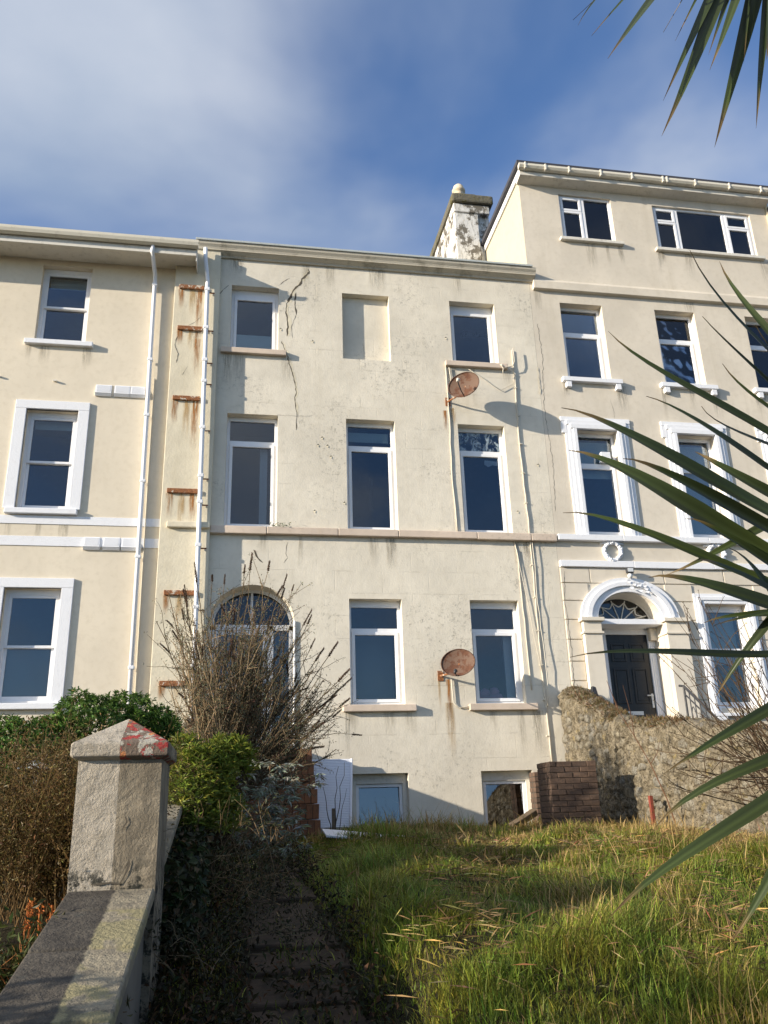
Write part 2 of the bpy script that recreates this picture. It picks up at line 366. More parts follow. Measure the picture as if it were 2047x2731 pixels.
def facade(name, mat, parent, x0, x1, z0, z1, holes, y=YF, reveal=0.2, arches=()):
    """wall face with real openings; arches = (x0, x1, zbottom, zspring, rise, reveal)"""
    mb = MB(); xs = {x0, x1}; zs = {z0, z1}; hs = [h[:4] for h in holes]; rv = [h[4] if len(h) > 4 else reveal for h in holes]
    for (a, b, c_, d, rise, r_) in arches: hs.append((a, b, c_, d + rise + .05)); rv.append(None)
    for h in hs: xs |= {h[0], h[1]}; zs |= {max(z0, h[2]), min(z1, h[3])}
    xs = sorted(xs); zs = sorted(zs)
    for i in range(len(xs) - 1):
        for j in range(len(zs) - 1):
            cx_, cz = (xs[i] + xs[i + 1]) / 2, (zs[j] + zs[j + 1]) / 2
            if any(h[0] < cx_ < h[1] and h[2] < cz < h[3] for h in hs): continue
            mb.quad((xs[i], y, zs[j]), (xs[i + 1], y, zs[j]), (xs[i + 1], y, zs[j + 1]), (xs[i], y, zs[j + 1]))
    for h, r_ in zip(hs, rv):
        if r_ is None: continue
        a, b, c_, d = h; yb = y + r_
        mb.quad((a, y, c_), (a, yb, c_), (a, yb, d), (a, y, d)); mb.quad((b, y, c_), (b, y, d), (b, yb, d), (b, yb, c_))
        mb.quad((a, y, d), (a, yb, d), (b, yb, d), (b, y, d)); mb.quad((a, y, c_), (b, y, c_), (b, yb, c_), (a, yb, c_))
    for (a, b, c_, sp, rise, r_) in arches:
        P = arch_pts((a + b) / 2, (b - a) / 2, rise, sp); top = sp + rise + .05
        for p, q in zip(P, P[1:]):
            mb.quad((p[0], y, p[1]), (q[0], y, q[1]), (q[0], y, top), (p[0], y, top))
            mb.quad((p[0], y, p[1]), (p[0], y + r_, p[1]), (q[0], y + r_, q[1]), (q[0], y, q[1]))
        mb.quad((a, y, c_), (a, y + r_, c_), (a, y + r_, sp), (a, y, sp)); mb.quad((b, y, c_), (b, y, sp), (b, y + r_, sp), (b, y + r_, c_))
    return mb.build(name, mat, parent)

def window(par, x0, x1, z0, z1, kind, y=YF + .17, fmat=None, gmat=None, transom=None, head=0.06):
    """kind: casement (one sash), transom (fixed light over casement), sash (two sliding sashes)"""
    fmat = fmat or M['white']; g = gmat or M['glass']; fw = .055
    mb = MB(); mb.ring(x0, x1, z0, z1, fw, y, y + .075, wt=head)
    ix0, ix1, iz0, iz1 = x0 + fw, x1 - fw, z0 + fw, z1 - head
    if kind == 'transom':
        zt = transom; mb.box(ix0, ix1, y, y + .075, zt - .03, zt + .03)
    w = mb.build('window', fmat, par, bevel=.004)
    def pane(a, b, c_, d, yy, gm=g): MB().box(a, b, yy, yy + .006, c_, d).build('pane', gm, w)
    def sash(a, b, c_, d, bw, y0, y1, bt=None, bb=None):
        MB().ring(a, b, c_, d, bw, y0, y1, wt=bt, wb=bb).build('sash', fmat, w, bevel=.004)
        pane(a + bw, b - bw, c_ + (bb or bw), d - (bt or bw), (y0 + y1) / 2)
    if kind == 'casement': sash(ix0 + .002, ix1 - .002, iz0 + .002, iz1 - .002, .058, y - .014, y + .05)
    if kind == 'transom':
        pane(ix0, ix1, zt + .03, iz1, y + .03, gmat or g)
        sash(ix0 + .002, ix1 - .002, iz0 + .002, zt - .032, .058, y - .014, y + .05)
    if kind == 'sash':
        zm = transom if transom else (iz0 + iz1) / 2
        sash(ix0 + .002, ix1 - .002, zm - .02, iz1 - .002, .05, y + .005, y + .04, bb=.045)
        sash(ix0 + .002, ix1 - .002, iz0 + .002, zm + .02, .05, y + .046, y + .078, bt=.045, bb=.075)
    return w
def blind(w, x0, x1, z0, z1, y, mat='blind'):
    return MB().box(x0, x1, y, y + .01, z0, z1).build('blind', M[mat], w)

def interior(par, x0, x1, z0, z1, y0=YF + .32, y1=YF + 2.6, floors=()):
    mb = MB(); mb.quad((x0, y1, z0), (x1, y1, z0), (x1, y1, z1), (x0, y1, z1)); mb.quad((x0, y0, z0), (x0, y1, z0), (x0, y1, z1), (x0, y0, z1)); mb.quad((x1, y0, z0), (x1, y0, z1), (x1, y1, z1), (x1, y1, z0))
    for f in (z0, z1) + tuple(floors): mb.quad((x0, y0, f), (x1, y0, f), (x1, y1, f), (x0, y1, f))
    mb.build('interior', M['dark'], par)

def strip(par, pts, w, mat, name, y=YF - .002, wob=0.0):
    """a thin ragged ribbon lying on the facade through (x, z) points"""
    P = []
    for a, b in zip(pts, pts[1:]):
        n = max(2, int(math.hypot(b[0] - a[0], b[1] - a[1]) / .045))
        for i in range(n): t = i / n; P.append((a[0] + (b[0] - a[0]) * t + random.uniform(-wob, wob), a[1] + (b[1] - a[1]) * t + random.uniform(-wob, wob)))
    P.append(pts[-1]); mb = MB(); v = []
    for i, p in enumerate(P):
        ww = w * random.uniform(.35, 1.2) * (0.3 if i in (0, len(P) - 1) else 1)
        q = P[min(i + 1, len(P) - 1)]; r = P[max(i - 1, 0)]; d = np.array([q[0] - r[0], q[1] - r[1]]); d /= np.linalg.norm(d) + 1e-9
        v += [(p[0] - d[1] * ww / 2, y, p[1] + d[0] * ww / 2), (p[0] + d[1] * ww / 2, y, p[1] - d[0] * ww / 2)]
    mb.add(v, [(2 * i, 2 * i + 1, 2 * i + 3, 2 * i + 2) for i in range(len(P) - 1)])
    return mb.build(name, mat, par)
def streak(par, x0, x1, z0, z1, y=YF - .003, mat='streak'):
    MB().quad((x0, y, z0), (x1, y, z0), (x1, y, z1), (x0, y, z1)).build('rust_streak', M[mat], par)
def F3(pts, sx, ox=0, oy=0):   # sighted marks -> (x, z) on the facade plane
    out = []
    for a, b in pts:
        p = at((ox + a / sx) / FF, (oy + b / sx) / FF, YF); out.append((p[0], p[2]))
    return out

# ================================================================ GROUND
def sstep(a, b, x): t = np.clip((x - a) / (b - a), 0, 1); return t * t * (3 - 2 * t)
def _lump(x, y):
    return (np.sin(x * 1.9 + y * 1.3) * np.sin(y * 1.7 - x * .6) * .055 + np.sin(x * 4.3 + 1 + y * .7) * np.sin(y * 3.9 + x) * .04 + np.sin(x * 7.7 + y * 2.1) * np.sin(y * 6.9 - x * 1.3 + 2) * .018)
def gz(x, y):
    x = np.asarray(x, float); y = np.asarray(y, float)
    zl = np.interp(y, [-50, .9, 2, 3, 3.85, 4.6, 5.35, 7, 9, 12.3, 14.4, 60], [0, 0, .24, .48, .66, .80, .93, 1.08, 1.17, 1.26, 1.30, 1.30])
    zp = np.interp(y, [-50, .8, 1.6, 3.2, 4.5, 6, 8.5, 12, 14.4, 60], [0, 0, .62, .84, .99, 1.11, 1.20, 1.26, 1.30, 1.30])
    zn = np.interp(y, [-50, .8, 1.6, 4, 8, 12, 14.4, 60], [0, 0, .45, .80, 1.5, 2.2, 2.6, 2.6])
    zr = np.interp(y, [-50, .8, 1.6, 6, 10, 13, 14.4, 60], [0, 0, .6, 1.2, 1.8, 2.3, 2.5, 2.5])
    t = sstep(.62, 1.0, x); z = zl * (1 - t) + zp * t + _lump(x, y) * sstep(.8, 1.6, x) * sstep(2, 3.5, y) * (1 - sstep(12.5, 14, y))
    z = np.where(x < -.45, zn, z); z = np.where(x > 5.95, zr, z)
    return z
gx = np.unique(np.concatenate([np.array([-250, -100, -40, -20, -12]), np.arange(-8, 14.01, .16), np.array([-.46, -.44, 5.94, 5.96, 16, 24, 40, 100, 250])]))
gy = np.unique(np.concatenate([np.array([-250, -100, -40, -20, -10, -5, -2]), np.arange(0, 15.01, .16), np.array([16, 20, 30, 60, 120, 300])]))
GX, GY = np.meshgrid(gx, gy); GZ = gz(GX, GY)
nx = len(gx); mb = MB()
mb.add(np.stack([GX, GY, GZ], -1).reshape(-1, 3), [(j * nx + i, j * nx + i + 1, (j + 1) * nx + i + 1, (j + 1) * nx + i) for j in range(len(gy) - 1) for i in range(nx - 1)])
tag(mb.build('ground', M['soil'], smooth=True), 'sloping soil of the front gardens', kind='structure')
tag(MB().box(-60, 60, -14, -1.2, -.2, .004).build('road', M['asphalt']), 'asphalt road in front of the gardens', kind='structure')
tag(MB().box(-60, 60, -1.2, .7, -.2, .12).build('pavement', M['slab']), 'pavement along the garden fronts', kind='structure')

path = MB().box(.12, .62, .95, 1.6, -.1, .10).build('garden_path', M['slab']); tag(path, 'worn stepped path leading up to the brick steps', kind='structure')
slab_y = 1.7
while slab_y < 12.1:
    w = random.uniform(-.03, .03); dp_ = random.uniform(.36, .46) if slab_y < 6 else random.uniform(.5, .62); z = float(gz(.35, slab_y + dp_))
    xs_ = [.12 + w, .62 + w] if random.random() < .5 else [.10 + w, .34, .63 + w]
    for xa, xb in zip(xs_, xs_[1:]):
        ya, yb = slab_y, slab_y + dp_ - .012 - random.uniform(0, .03); za, zb = float(gz(.35, ya)) + random.uniform(.004, .03), float(gz(.35, yb)) + random.uniform(-.004, .012)
        MB().add([(xa, ya, za - .12), (xb - .008, ya, za - .12), (xb - .008, yb, zb - .12), (xa, yb, zb - .12), (xa, ya, za), (xb - .008, ya, za), (xb - .008, yb, zb), (xa, yb, zb)], [(3, 2, 1, 0), (4, 5, 6, 7), (0, 1, 5, 4), (1, 2, 6, 5), (2, 3, 7, 6), (3, 0, 4, 7)]).build('stone_slab', M['slab'], path, bevel=.012)
    slab_y += dp_

# ================================================================ MAIN HOUSE
H = thing('terraced_house', (2.8, YF, 1.3), 'weathered cream terraced house with cracked wall, blind niche and arched doorway', 'house', 'houses of the terrace')
W = dict(w1=(-.27, .655, 10.147, 11.59), w3=(4.16, 5.125, 10.147, 11.59), w4=(-.27, .673, 6.52, 8.77), w5=(1.966, 2.912, 6.52, 8.77),
         w6=(4.17, 5.115, 6.52, 8.77), w7=(1.967, 2.915, 3.373, 5.232), w8=(4.178, 5.098, 3.373, 5.232), b1=(1.98, 2.92, 1.1, 2.25), b2=(4.18, 5.09, 1.1, 2.25))
ARX0, ARX1, ARS, ARR = -.44, 1.0, 4.82, .64
facade('wall', M['main'], H, -.5, 5.95, 1.0, 12.6, [W[k] for k in W] + [(1.926, 2.886, 10.08, 11.59, .15)], arches=[(ARX0, ARX1, 2.6, ARS, ARR, .36)], reveal=.2)
MB().quad((1.926, YF + .15, 10.08), (2.886, YF + .15, 10.08), (2.886, YF + .15, 11.59), (1.926, YF + .15, 11.59)).build('blind_niche', M['main'], H)
interior(H, -1.3, 5.9, 1.0, 12.5, floors=(2.7, 6.0, 9.5))
# pilaster on the left with its flaking iron straps
MB().box(-1.36, -.5, YF - .115, YF + .3, 1.2, 12.3).build('pilaster', M['pilaster'], H, bevel=.012)
for (a, b, z) in ((-1.27, -.80, 11.37), (-1.26, -.80, 10.45), (-1.27, -.78, 8.96), (-1.27, -.74, 7.12), (-1.22, -.71, 5.26), (-1.21, -.75, 3.73)):
    MB().box(a, b, YF - .165, YF - .117, z - .04, z + .045).build('iron_strap', M['rust'], H, bevel=.008)
    yy = YF - .1185
    streak(H, a - .03, a + .12, z - random.uniform(.3, .6), z - .04, yy); streak(H, a + .18, a + .34, z - random.uniform(.4, 1.0), z - .04, yy, 'streak2')
    if z > 6: streak(H, b - .16, b, z - random.uniform(.5, 1.3), z - .04, yy)
MB().box(-1.24, -.5, YF - .19, YF - .117, 6.43, 6.54).build('ledge', M['pilaster'], H, bevel=.015)
# cornice and roof
pr = [(a_, 12.19 + (b_ - 12.19) * .60) for a_, b_ in [(YF + .05, 12.60), (YF + .05, 12.19), (YF - .04, 12.19), (YF - .055, 12.25), (YF - .10, 12.30), (YF - .135, 12.345), (YF - .15, 12.345), (YF - .15, 12.375), (YF - .165, 12.44), (YF - .20, 12.52), (YF - .21, 12.60)]]
MB().prism_x(pr, -.98, 6.06).build('cornice', M['cornice'], H, bevel=.006)
MB().box(-1.0, 5.98, YF - .235, YF + .4, 12.439, 12.485).build('flashing', M['lead'], H, bevel=.006)
MB().add([(-1.0, YF + .3, 12.47), (5.92, YF + .3, 12.47), (5.92, YF + 4, 13.6), (-1.0, YF + 4, 13.6), (-1, YF + 9, 12.5), (5.92, YF + 9, 12.5)], [(0, 1, 2, 3), (3, 2, 5, 4)]).build('roof', M['slate'], H)
MB().box(-1.36, 5.95, YF + 8.9, YF + 9, 1, 12.6).build('rear_wall', M['main'], H)
# string course in pinkish stone pieces
xx = -.5
while xx < 5.94:
    x2 = min(xx + random.uniform(.8, 1.5), 5.95)
    if 5.95 - x2 < .4: x2 = 5.95
    MB().box(xx + .003, x2 - .003, YF - .10, YF + .02, 6.375 + random.uniform(-.006, .006), 6.515).build('string_course', M['sill'], H, bevel=.012); xx = x2
for k in ('w7', 'w8'):
    a, b = W[k][:2]; MB().box(a - .14, b + .18, YF - .10, YF + .19, 3.255, 3.37).build('sill', M['sill'], H, bevel=.012)
for k in ('w1', 'w3'):
    a, b = W[k][:2]; MB().box(a - .17, b + .16, YF - .085, YF + .19, 10.03, 10.143).build('sill', M['sill'], H, bevel=.012)
for a, b, zt in ((-.44, .81, 10.02), (3.99, 5.28, 10.02), (1.82, 3.09, 3.25), (4.04, 5.28, 3.25)):
    for k in range(4):
        x = random.choice((a + .03, b - .12, random.uniform(a, b - .2))); streak(H, x, x + random.uniform(.10, .28), zt - random.uniform(.35, 1.1), zt, mat='grime_run')
for k in range(7):
    x = random.uniform(-.4, 5.6); streak(H, x, x + random.uniform(.12, .4), 12.19 - random.uniform(.3, .9), 12.19, mat='grime_run')
for k in range(9):
    x = random.uniform(-.4, 5.6); streak(H, x, x + random.uniform(.1, .35), 6.37 - random.uniform(.3, .9), 6.37, mat='grime_run')
# windows
w = window(H, *W['w1'], 'casement', head=.17); blind(w, -.15, .53, 10.26, 10.60, YF + .215, 'frosted')
window(H, *W['w3'], 'casement', head=.17)
w = window(H, *W['w4'], 'transom', transom=8.25, head=.08); MB().box(.36, .50, YF + .33, YF + .36, 6.7, 8.2).build('curtain', M['curtain'], w)
w = window(H, *W['w5'], 'transom', transom=8.25, head=.08); blind(w, 2.05, 2.83, 8.42, 8.62, YF + .30); MB().add([(2.40, YF + .205, 7.8), (2.50, YF + .205, 7.75), (2.46, YF + .205, 7.2), (2.52, YF + .205, 6.95), (2.38, YF + .205, 7.0), (2.42, YF + .205, 7.4)], [(0, 1, 2, 5), (5, 2, 3, 4)]).build('glass_smear', M['smear'], w)
w = window(H, *W['w6'], 'transom', transom=8.25, head=.08)
for ch in w.children:
    if ch.name.startswith('pane') and ch.data.vertices[0].co.z > 8.2: ch.data.materials[0] = M['mist']
MB().add([(4.74, YF + .235, 8.12), (5.0, YF + .235, 8.10), (5.02, YF + .235, 8.0), (4.9, YF + .235, 8.02), (4.8, YF + .235, 7.98), (4.73, YF + .235, 8.03)], [(0, 1, 2, 3, 4, 5)]).build('torn_paper', M['curtain'], w)
w = window(H, *W['w7'], 'transom', transom=4.70, head=.12); MB().box(2.05, 2.84, YF + .6, YF + .62, 3.4, 4.68).build('curtain', M['drab'], w)
w = window(H, *W['w8'], 'transom', transom=4.70, head=.12); MB().box(4.86, 5.02, YF + .34, YF + .37, 3.4, 4.66).build('curtain', M['curtain'], w)
for k in ('b1', 'b2'):
    a, b, c_, d = W[k]; w = MB().ring(a, b, c_, d, .075, YF + .16, YF + .24, wt=.16).build('window', M['grubby'], H, bevel=.004)
    MB().ring(a + .077, b - .077, c_ + .077, d - .162, .05, YF + .20, YF + .235).build('sash', M['white'], w, bevel=.004)
    MB().quad((a + .12, YF + .202, c_ + .12), (b - .12, YF + .202, c_ + .12), (b - .12, YF + .262, d - .205), (a + .12, YF + .262, d - .205)).build('pane', M['glass_low'], w)
# door
yd = YF + .36
dr = MB(); dr.ring(-.36, .55, 2.72, 4.72, .075, yd, yd + .06, wb=.2); dr.box(-.29, .48, yd + .005, yd + .055, 3.72, 3.80)
door = dr.build('door', M['white'], H, bevel=.004)
MB().box(-.29, .48, yd + .028, yd + .034, 2.9, 4.66).build('pane', M['glass'], door)
fr = MB(); fr.box(.56, .66, yd - .02, yd + .08, 2.72, 4.80); fr.box(.93, 1.0, yd - .02, yd + .08, 2.72, 4.80); fr.box(-.44, -.365, yd - .02, yd + .08, 2.72, 4.80); fr.box(-.44, 1.0, yd - .02, yd + .08, 4.725, 4.82)
P = arch_pts(.28, .72, ARR, ARS); Q = arch_pts(.28, .66, ARR - .06, ARS)
fr.add([(p[0], yd - .01, p[1]) for p in P] + [(p[0], yd - .01, p[1]) for p in Q], [(i, i + 1, len(P) + i + 1, len(P) + i) for i in range(len(P) - 1)])
fr.box(.25, .29, yd, yd + .05, 4.82, 5.42)
fr = fr.build('door_frame', M['white'], H)
MB().box(.66, .93, yd + .028, yd + .034, 2.72, 4.72).build('pane', M['glass'], fr)
MB().add([(p[0], yd + .03, p[1]) for p in Q], [tuple(range(len(Q)))]).build('pane', M['glass'], fr)
MB().box(-.44, 1.0, YF - .02, yd + .1, 2.58, 2.72).build('doorstep', M['sill'], H, bevel=.01)
MB().tube([(1.005, YF - .02, 2.72), (1.005, YF - .02, 4.82)], .014, 6).build('door_trim', M['white'], H)
# downpipe with clips
px = -.735
mb = MB(); mb.tube([(px - .07, YF - .22, 12.25), (px - .06, YF - .21, 12.0), (px, YF - .20, 11.5), (px + .06, YF - .20, 5.5), (px + .10, YF - .2, 1.4)], .041, 12)
dp = mb.build('downpipe', M['white'], H, smooth=True)
for z in (11.3, 10.45, 9.75, 9.3, 8.35, 7.4, 6.9, 6.1, 5.0, 4.0, 3.0):
    x = px + .06 * (11.5 - z) / 6
    MB().box(x - .052, x + .052, YF - .245, YF - .16, z - .035, z + .035).build('pipe_collar', M['white'], dp, bevel=.012)
    MB().box(x + .03, x + .14, YF - .175, YF - .155, z - .055, z - .035).build('pipe_clip', M['rust'], dp)
# cables clipped to the wall
def cable(pts, r=.011, y=YF - .013, mat='cable', wob=.008, name='cable', jit=0.0):
    P = []
    for a, b in zip(pts, pts[1:]):
        n = max(2, int(math.hypot(b[0] - a[0], b[1] - a[1]) / .22))
        for i in range(n): t = i / n; P.append((a[0] + (b[0] - a[0]) * t + random.uniform(-wob, wob), y - random.uniform(0, jit), a[1] + (b[1] - a[1]) * t))
    P.append((pts[-1][0], y, pts[-1][1])); return MB().tube(P, r, 5).build(name, M[mat], H, smooth=True)
cable([(5.42, 10.5), (5.43, 9.9), (5.40, 8.44), (5.44, 6.6), (5.43, 4.3), (5.46, 2.35)], .013, YF - .02)
cable([(5.47, 6.35), (5.46, 5.2), (5.50, 3.75), (5.46, 3.3)], .007, YF - .045, wob=.012, jit=.025)
cable([(5.12, 6.37), (5.17, 6.05), (5.19, 4.6), (5.21, 3.6)], .011)
cable([(5.14, 6.2), (5.25, 5.4), (5.36, 4.4), (5.43, 3.9)], .006, YF - .03)
cable([(4.0, 10.03), (4.01, 8.6), (3.99, 7.8), (4.03, 6.52)], .012)
cable([(5.14, 10.12), (5.22, 10.04), (5.38, 10.09), (5.43, 10.2), (5.42, 10.5)], .010, YF - .09)
cable([(4.45, 10.0), (4.75, 9.8), (5.1, 9.55), (5.38, 9.72), (5.44, 9.95), (5.3, 10.06)], .006, YF - .03, wob=.015)
cable([(5.12, 10.1), (5.17, 10.0), (5.16, 9.9)], .010, YF - .11)
cable([(3.74, 3.82), (3.76, 3.4), (3.84, 3.31), (4.05, 3.32)], .012, YF - .03)
cable([(4.07, 10.0), (4.08, 9.6)], .012, YF - .03)
for z in np.arange(2.8, 10.2, .62): MB().box(5.40, 5.455, YF - .035, YF, z, z + .018).build('cable_clip', M['cable'], H)
# cracks sighted on the wall
o3 = (2.763, 500, 600)
strip(H, F3([(895, 330), (850, 405), (782, 488), (752, 560), (735, 640), (750, 735), (738, 820)], *o3), .085, M['pilaster'], 'flaking_patch', y=YF - .0012, wob=.02)
strip(H, F3([(700, 860), (745, 970), (778, 1095), (800, 1190), (808, 1240), (795, 1280), (812, 1400)], *o3), .055, M['pilaster'], 'flaking_patch', y=YF - .0012, wob=.015)
strip(H, F3([(885, 320), (897, 345), (845, 400), (830, 440), (775, 485), (745, 560), (727, 580)], *o3), .046, M['crack'], 'crack', wob=.012)
strip(H, F3([(727, 580), (725, 650), (740, 735), (730, 820)], *o3), .032, M['crack'], 'crack', wob=.010)
strip(H, F3([(795, 500), (790, 590), (800, 660)], *o3), .030, M['crack'], 'crack', wob=.008)
strip(H, F3([(800, 660), (765, 750), (772, 830)], *o3), .010, M['crack'], 'crack', wob=.008)
strip(H, F3([(670, 445), (720, 408), (750, 395)], *o3), .012, M['crack'], 'crack', wob=.008)
strip(H, F3([(690, 855), (735, 960), (745, 1020), (770, 1090), (795, 1180), (800, 1230), (787, 1270), (805, 1400), (800, 1510)], *o3), .018, M['crack'], 'crack', wob=.010)
strip(H, F3([(660, 1400), (800, 1408), (930, 1408)], *o3), .006, M['crack'], 'crack', wob=.004)
strip(H, F3([(305, 440), (250, 490), (200, 538)], *o3), .016, M['crack'], 'crack', wob=.008)
strip(H, F3([(1010, 130), (1000, 210), (1012, 240), (985, 280)], 2.763, 400, 1400), .008, M['crack'], 'crack', wob=.006)
strip(H, F3([(760, 180), (785, 230), (830, 278)], 2.763, 400, 1400), .030, M['crack'], 'crack', wob=.010)
strip(H, F3([(1310, 1050), (1290, 870), (1310, 960)], *o3), .003, M['crack'], 'crack')
strip(H, F3([(1310, 840), (1288, 905), (1315, 970), (1300, 1040)], 2.763, 0, 600), .012, M['crack'], 'crack', y=YF - .118, wob=.006)
strip(H, F3([(1480, 700), (1440, 740), (1380, 770)], 2.763, 0, 600), .008, M['crack'], 'crack', y=YF - .118, wob=.006)
strip(H, F3([(1385, 1060), (1340, 1130)], 2.763, 0, 600), .007, M['crack'], 'crack', y=YF - .118, wob=.004)
strip(H, F3([(1195, 1050), (1205, 1150), (1215, 1250)], 2.763, 1000, 600), .03, M['pilaster'], 'flaking_patch', y=YF - .012, wob=.01)
for (a, b) in F3([(960, 1625), (990, 1570), (1030, 1630), (1055, 1710), (920, 860), (1155, 2050), (935, 2110), (685, 770)], *o3) + F3([(1200, 1770), (1050, 2115), (520, 835)], 2.763, 1000, 600):
    MB().add([(a - .03, YF - .002, b), (a, YF - .022, b + .03), (a + .028, YF - .004, b + .01), (a + .005, YF - .012, b - .035)], [(0, 1, 2), (0, 2, 3)]).build('paint_flake', M['pilaster'], H)
streak(H, 3.88, 3.97, 8.55, 9.05); streak(H, 4.02, 4.16, 8.55, 9.12, mat='streak2'); streak(H, 4.04, 4.11, 8.8, 9.1)
streak(H, 3.50, 3.56, 3.15, 3.85, mat='streak2'); streak(H, 3.64, 3.74, 2.9, 3.8); streak(H, 3.6, 3.8, 2.3, 3.4, mat='streak2')

# chimney stack between main and right house (shared): a part of the main house
ch = MB(); ch.box(5.17, 5.80, YF + 2.5, YF + 6.6, 12.4, 16.24); ch.box(5.801, 6.12, YF + 2.62, YF + 6.5, 12.4, 16.20); ch.box(5.15, 6.10, YF + 2.46, YF + 6.62, 15.98, 16.235); chim = ch.build('chimney', M['chimney'], H, bevel=.02)
MB().box(5.10, 6.20, YF + 2.38, YF + 6.75, 16.245, 16.50).build('chimney_cap', M['moss'], chim, bevel=.05)
MB().box(5.20, 5.80, YF + 2.5, YF + 3.2, 16.50, 16.62).build('chimney_cap', M['moss'], chim, bevel=.05)
MB().lathe([(.0, 0), (.14, 0), (.13, .22), (.135, .26), (.17, .28), (.175, .34), (.15, .38), (.13, .46), (.07, .52), (0, .53)], 18, M4=Matrix.Translation((5.42, YF + 2.8, 16.58))).build('chimney_pot', M['pot'], chim, smooth=True)

# ================================================================ LEFT HOUSE
L = thing('terraced_house', (-5, YF, 2.6), 'freshly painted cream terraced house with white band courses, left of the cracked one', 'house', 'houses of the terrace')
LW = [(-3.84, -2.93, 10.07, 11.73), (-3.81, -2.92, 6.75, 8.66), (-3.81, -2.90, 3.45, 5.35)]
L2 = [(a - 2.9, b - 2.9, c_, d) for a, b, c_, d in LW]
facade('wall', M['left'], L, -9, -1.36, 1.5, 11.95, LW + L2, reveal=.2)
interior(L, -8.9, -1.4, 1.5, 11.9, floors=(2.5, 6.0, 9.3))
for i, (a, b, c_, d) in enumerate(LW + L2):
    w = window(L, a, b, c_, d, 'sash', y=YF + .13, head=.09)
    if i == 0: blind(w, a + .1, b - .1, d - .32, d - .1, YF + .30)
    if i == 1: blind(w, a + .1, b - .1, d - .26, d - .1, YF + .30)
    if i == 2: MB().box(a + .05, b - .05, YF + .26, YF + .27, c_, (c_ + d) / 2).build('net_curtain', M['drab'], w)
    if i % 3: 
        e = .19; t = d + .165
        for q in ((a - e, b + e, d + .0, t), (a - e, a, c_ - .0, d - .002), (b, b + e, c_ - .0, d - .002)):
            MB().box(q[0], q[1], YF - .042, YF + .05, q[2], q[3]).build('architrave', M['trim'], L, bevel=.006)
    MB().box(a - .15, b + .15, YF - .09, YF + .14, c_ - .10, c_ - .002).build('sill', M['trim'], L, bevel=.01)
for a, b, zt in ((-3.98, -2.82, 9.96), (-3.94, -2.76, 6.64)):
    for k in range(4): x = random.choice((a, b - .15, random.uniform(a, b))); streak(L, x, x + random.uniform(.1, .25), zt - random.uniform(.3, .8), zt, mat='grime_run')
for z0_, z1_ in ((6.48, 6.63), (6.09, 6.26)): MB().box(-9, -1.362, YF - .014, YF + .02, z0_, z1_).build('band_course', M['trim'], L, bevel=.003)
for z0_, xs_ in ((6.03, ((-2.62, -2.35), (-2.30, -2.02), (-1.99, -1.74))), (8.98, ((-2.66, -2.38), (-2.33, -2.05), (-2.04, -1.78)))):
    for a, b in xs_:
        v = MB().add([(a, YF - .015, z0_ + .235), (b, YF - .015, z0_ + .235), (b, YF - .07, z0_ + .05), (a, YF - .07, z0_ + .05), (b, YF - .03, z0_), (a, YF - .03, z0_), (a, YF, z0_ + .235), (b, YF, z0_ + .235), (a, YF, z0_), (b, YF, z0_)],
                     [(0, 1, 2, 3), (3, 2, 4, 5), (0, 6, 7, 1), (5, 4, 9, 8), (0, 3, 5, 8, 6), (1, 7, 9, 4, 2)]).build('vent_cover', M['trim'], L)
        s_ = MB()
        for k in range(7):
            t = .12 + k * .12; s_.box(a + .02, b - .02, YF - .022 - .055 * t, YF - .012 - .055 * t, z0_ + .235 - .185 * t - .006, z0_ + .235 - .185 * t + .006)
        s_.build('louvre', M['white'], v)
mb = MB(); mb.tube([(-1.77, YF - .58, 11.95), (-1.77, YF - .56, 11.82), (-1.745, YF - .12, 11.62), (-1.74, YF - .085, 11.5), (-1.70, YF - .085, 7), (-1.66, YF - .085, 2.4)], .04, 12)
dp = mb.build('downpipe', M['white'], L, smooth=True)
for z in (11.4, 9.75, 8.6, 7.3, 5.9, 4.0): MB().box(-1.79 + (11.5 - z) * .009, -1.69 + (11.5 - z) * .009, YF - .13, YF - .04, z - .03, z + .03).build('pipe_collar', M['white'], dp, bevel=.012)
MB().tube([(-1.63, YF - .012, 9.4), (-1.62, YF - .012, 7), (-1.58, YF - .012, 2.6)], .010, 5).build('cable', M['cable'], L)
MB().box(-9, -.96, YF - .53, YF + .2, 11.86, 11.885).build('soffit', M['grubby'], L)
MB().box(-9, -.95, YF - .56, YF - .531, 11.80, 11.99).build('fascia', M['grubby'], L, bevel=.004)
MB().box(-.96, -.94, YF - .53, YF - .05, 11.70, 11.99).build('fascia', M['grubby'], L)
MB().prism_x([(YF - .56, 12.07), (YF - .57, 12.07), (YF - .57, 11.99), (YF - .61, 11.95), (YF - .66, 11.98), (YF - .68, 12.03), (YF - .68, 12.07), (YF - .69, 12.075), (YF - .69, 12.02), (YF - .67, 11.96), (YF - .61, 11.93), (YF - .56, 11.95)], -9, -.92).build('gutter', M['gutter'], L)
MB().add([(-9, YF - .6, 12.06), (-1.0, YF - .6, 12.06), (-1.0, YF + 4, 13.5), (-9, YF + 4, 13.5), (-9, YF + 9, 12), (-1, YF + 9, 12)], [(0, 1, 2, 3), (3, 2, 5, 4)]).build('roof', M['slate'], L)
MB().box(-9.1, -9, YF, YF + 9, 1.5, 12.05).build('wall', M['left'], L)
for x, z in ((-4.37, 9.28), (-3.38, 9.24)): MB().box(x - .03, x + .03, YF - .05, YF, z - .012, z + .012).build('wall_peg', M['grubby'], L)

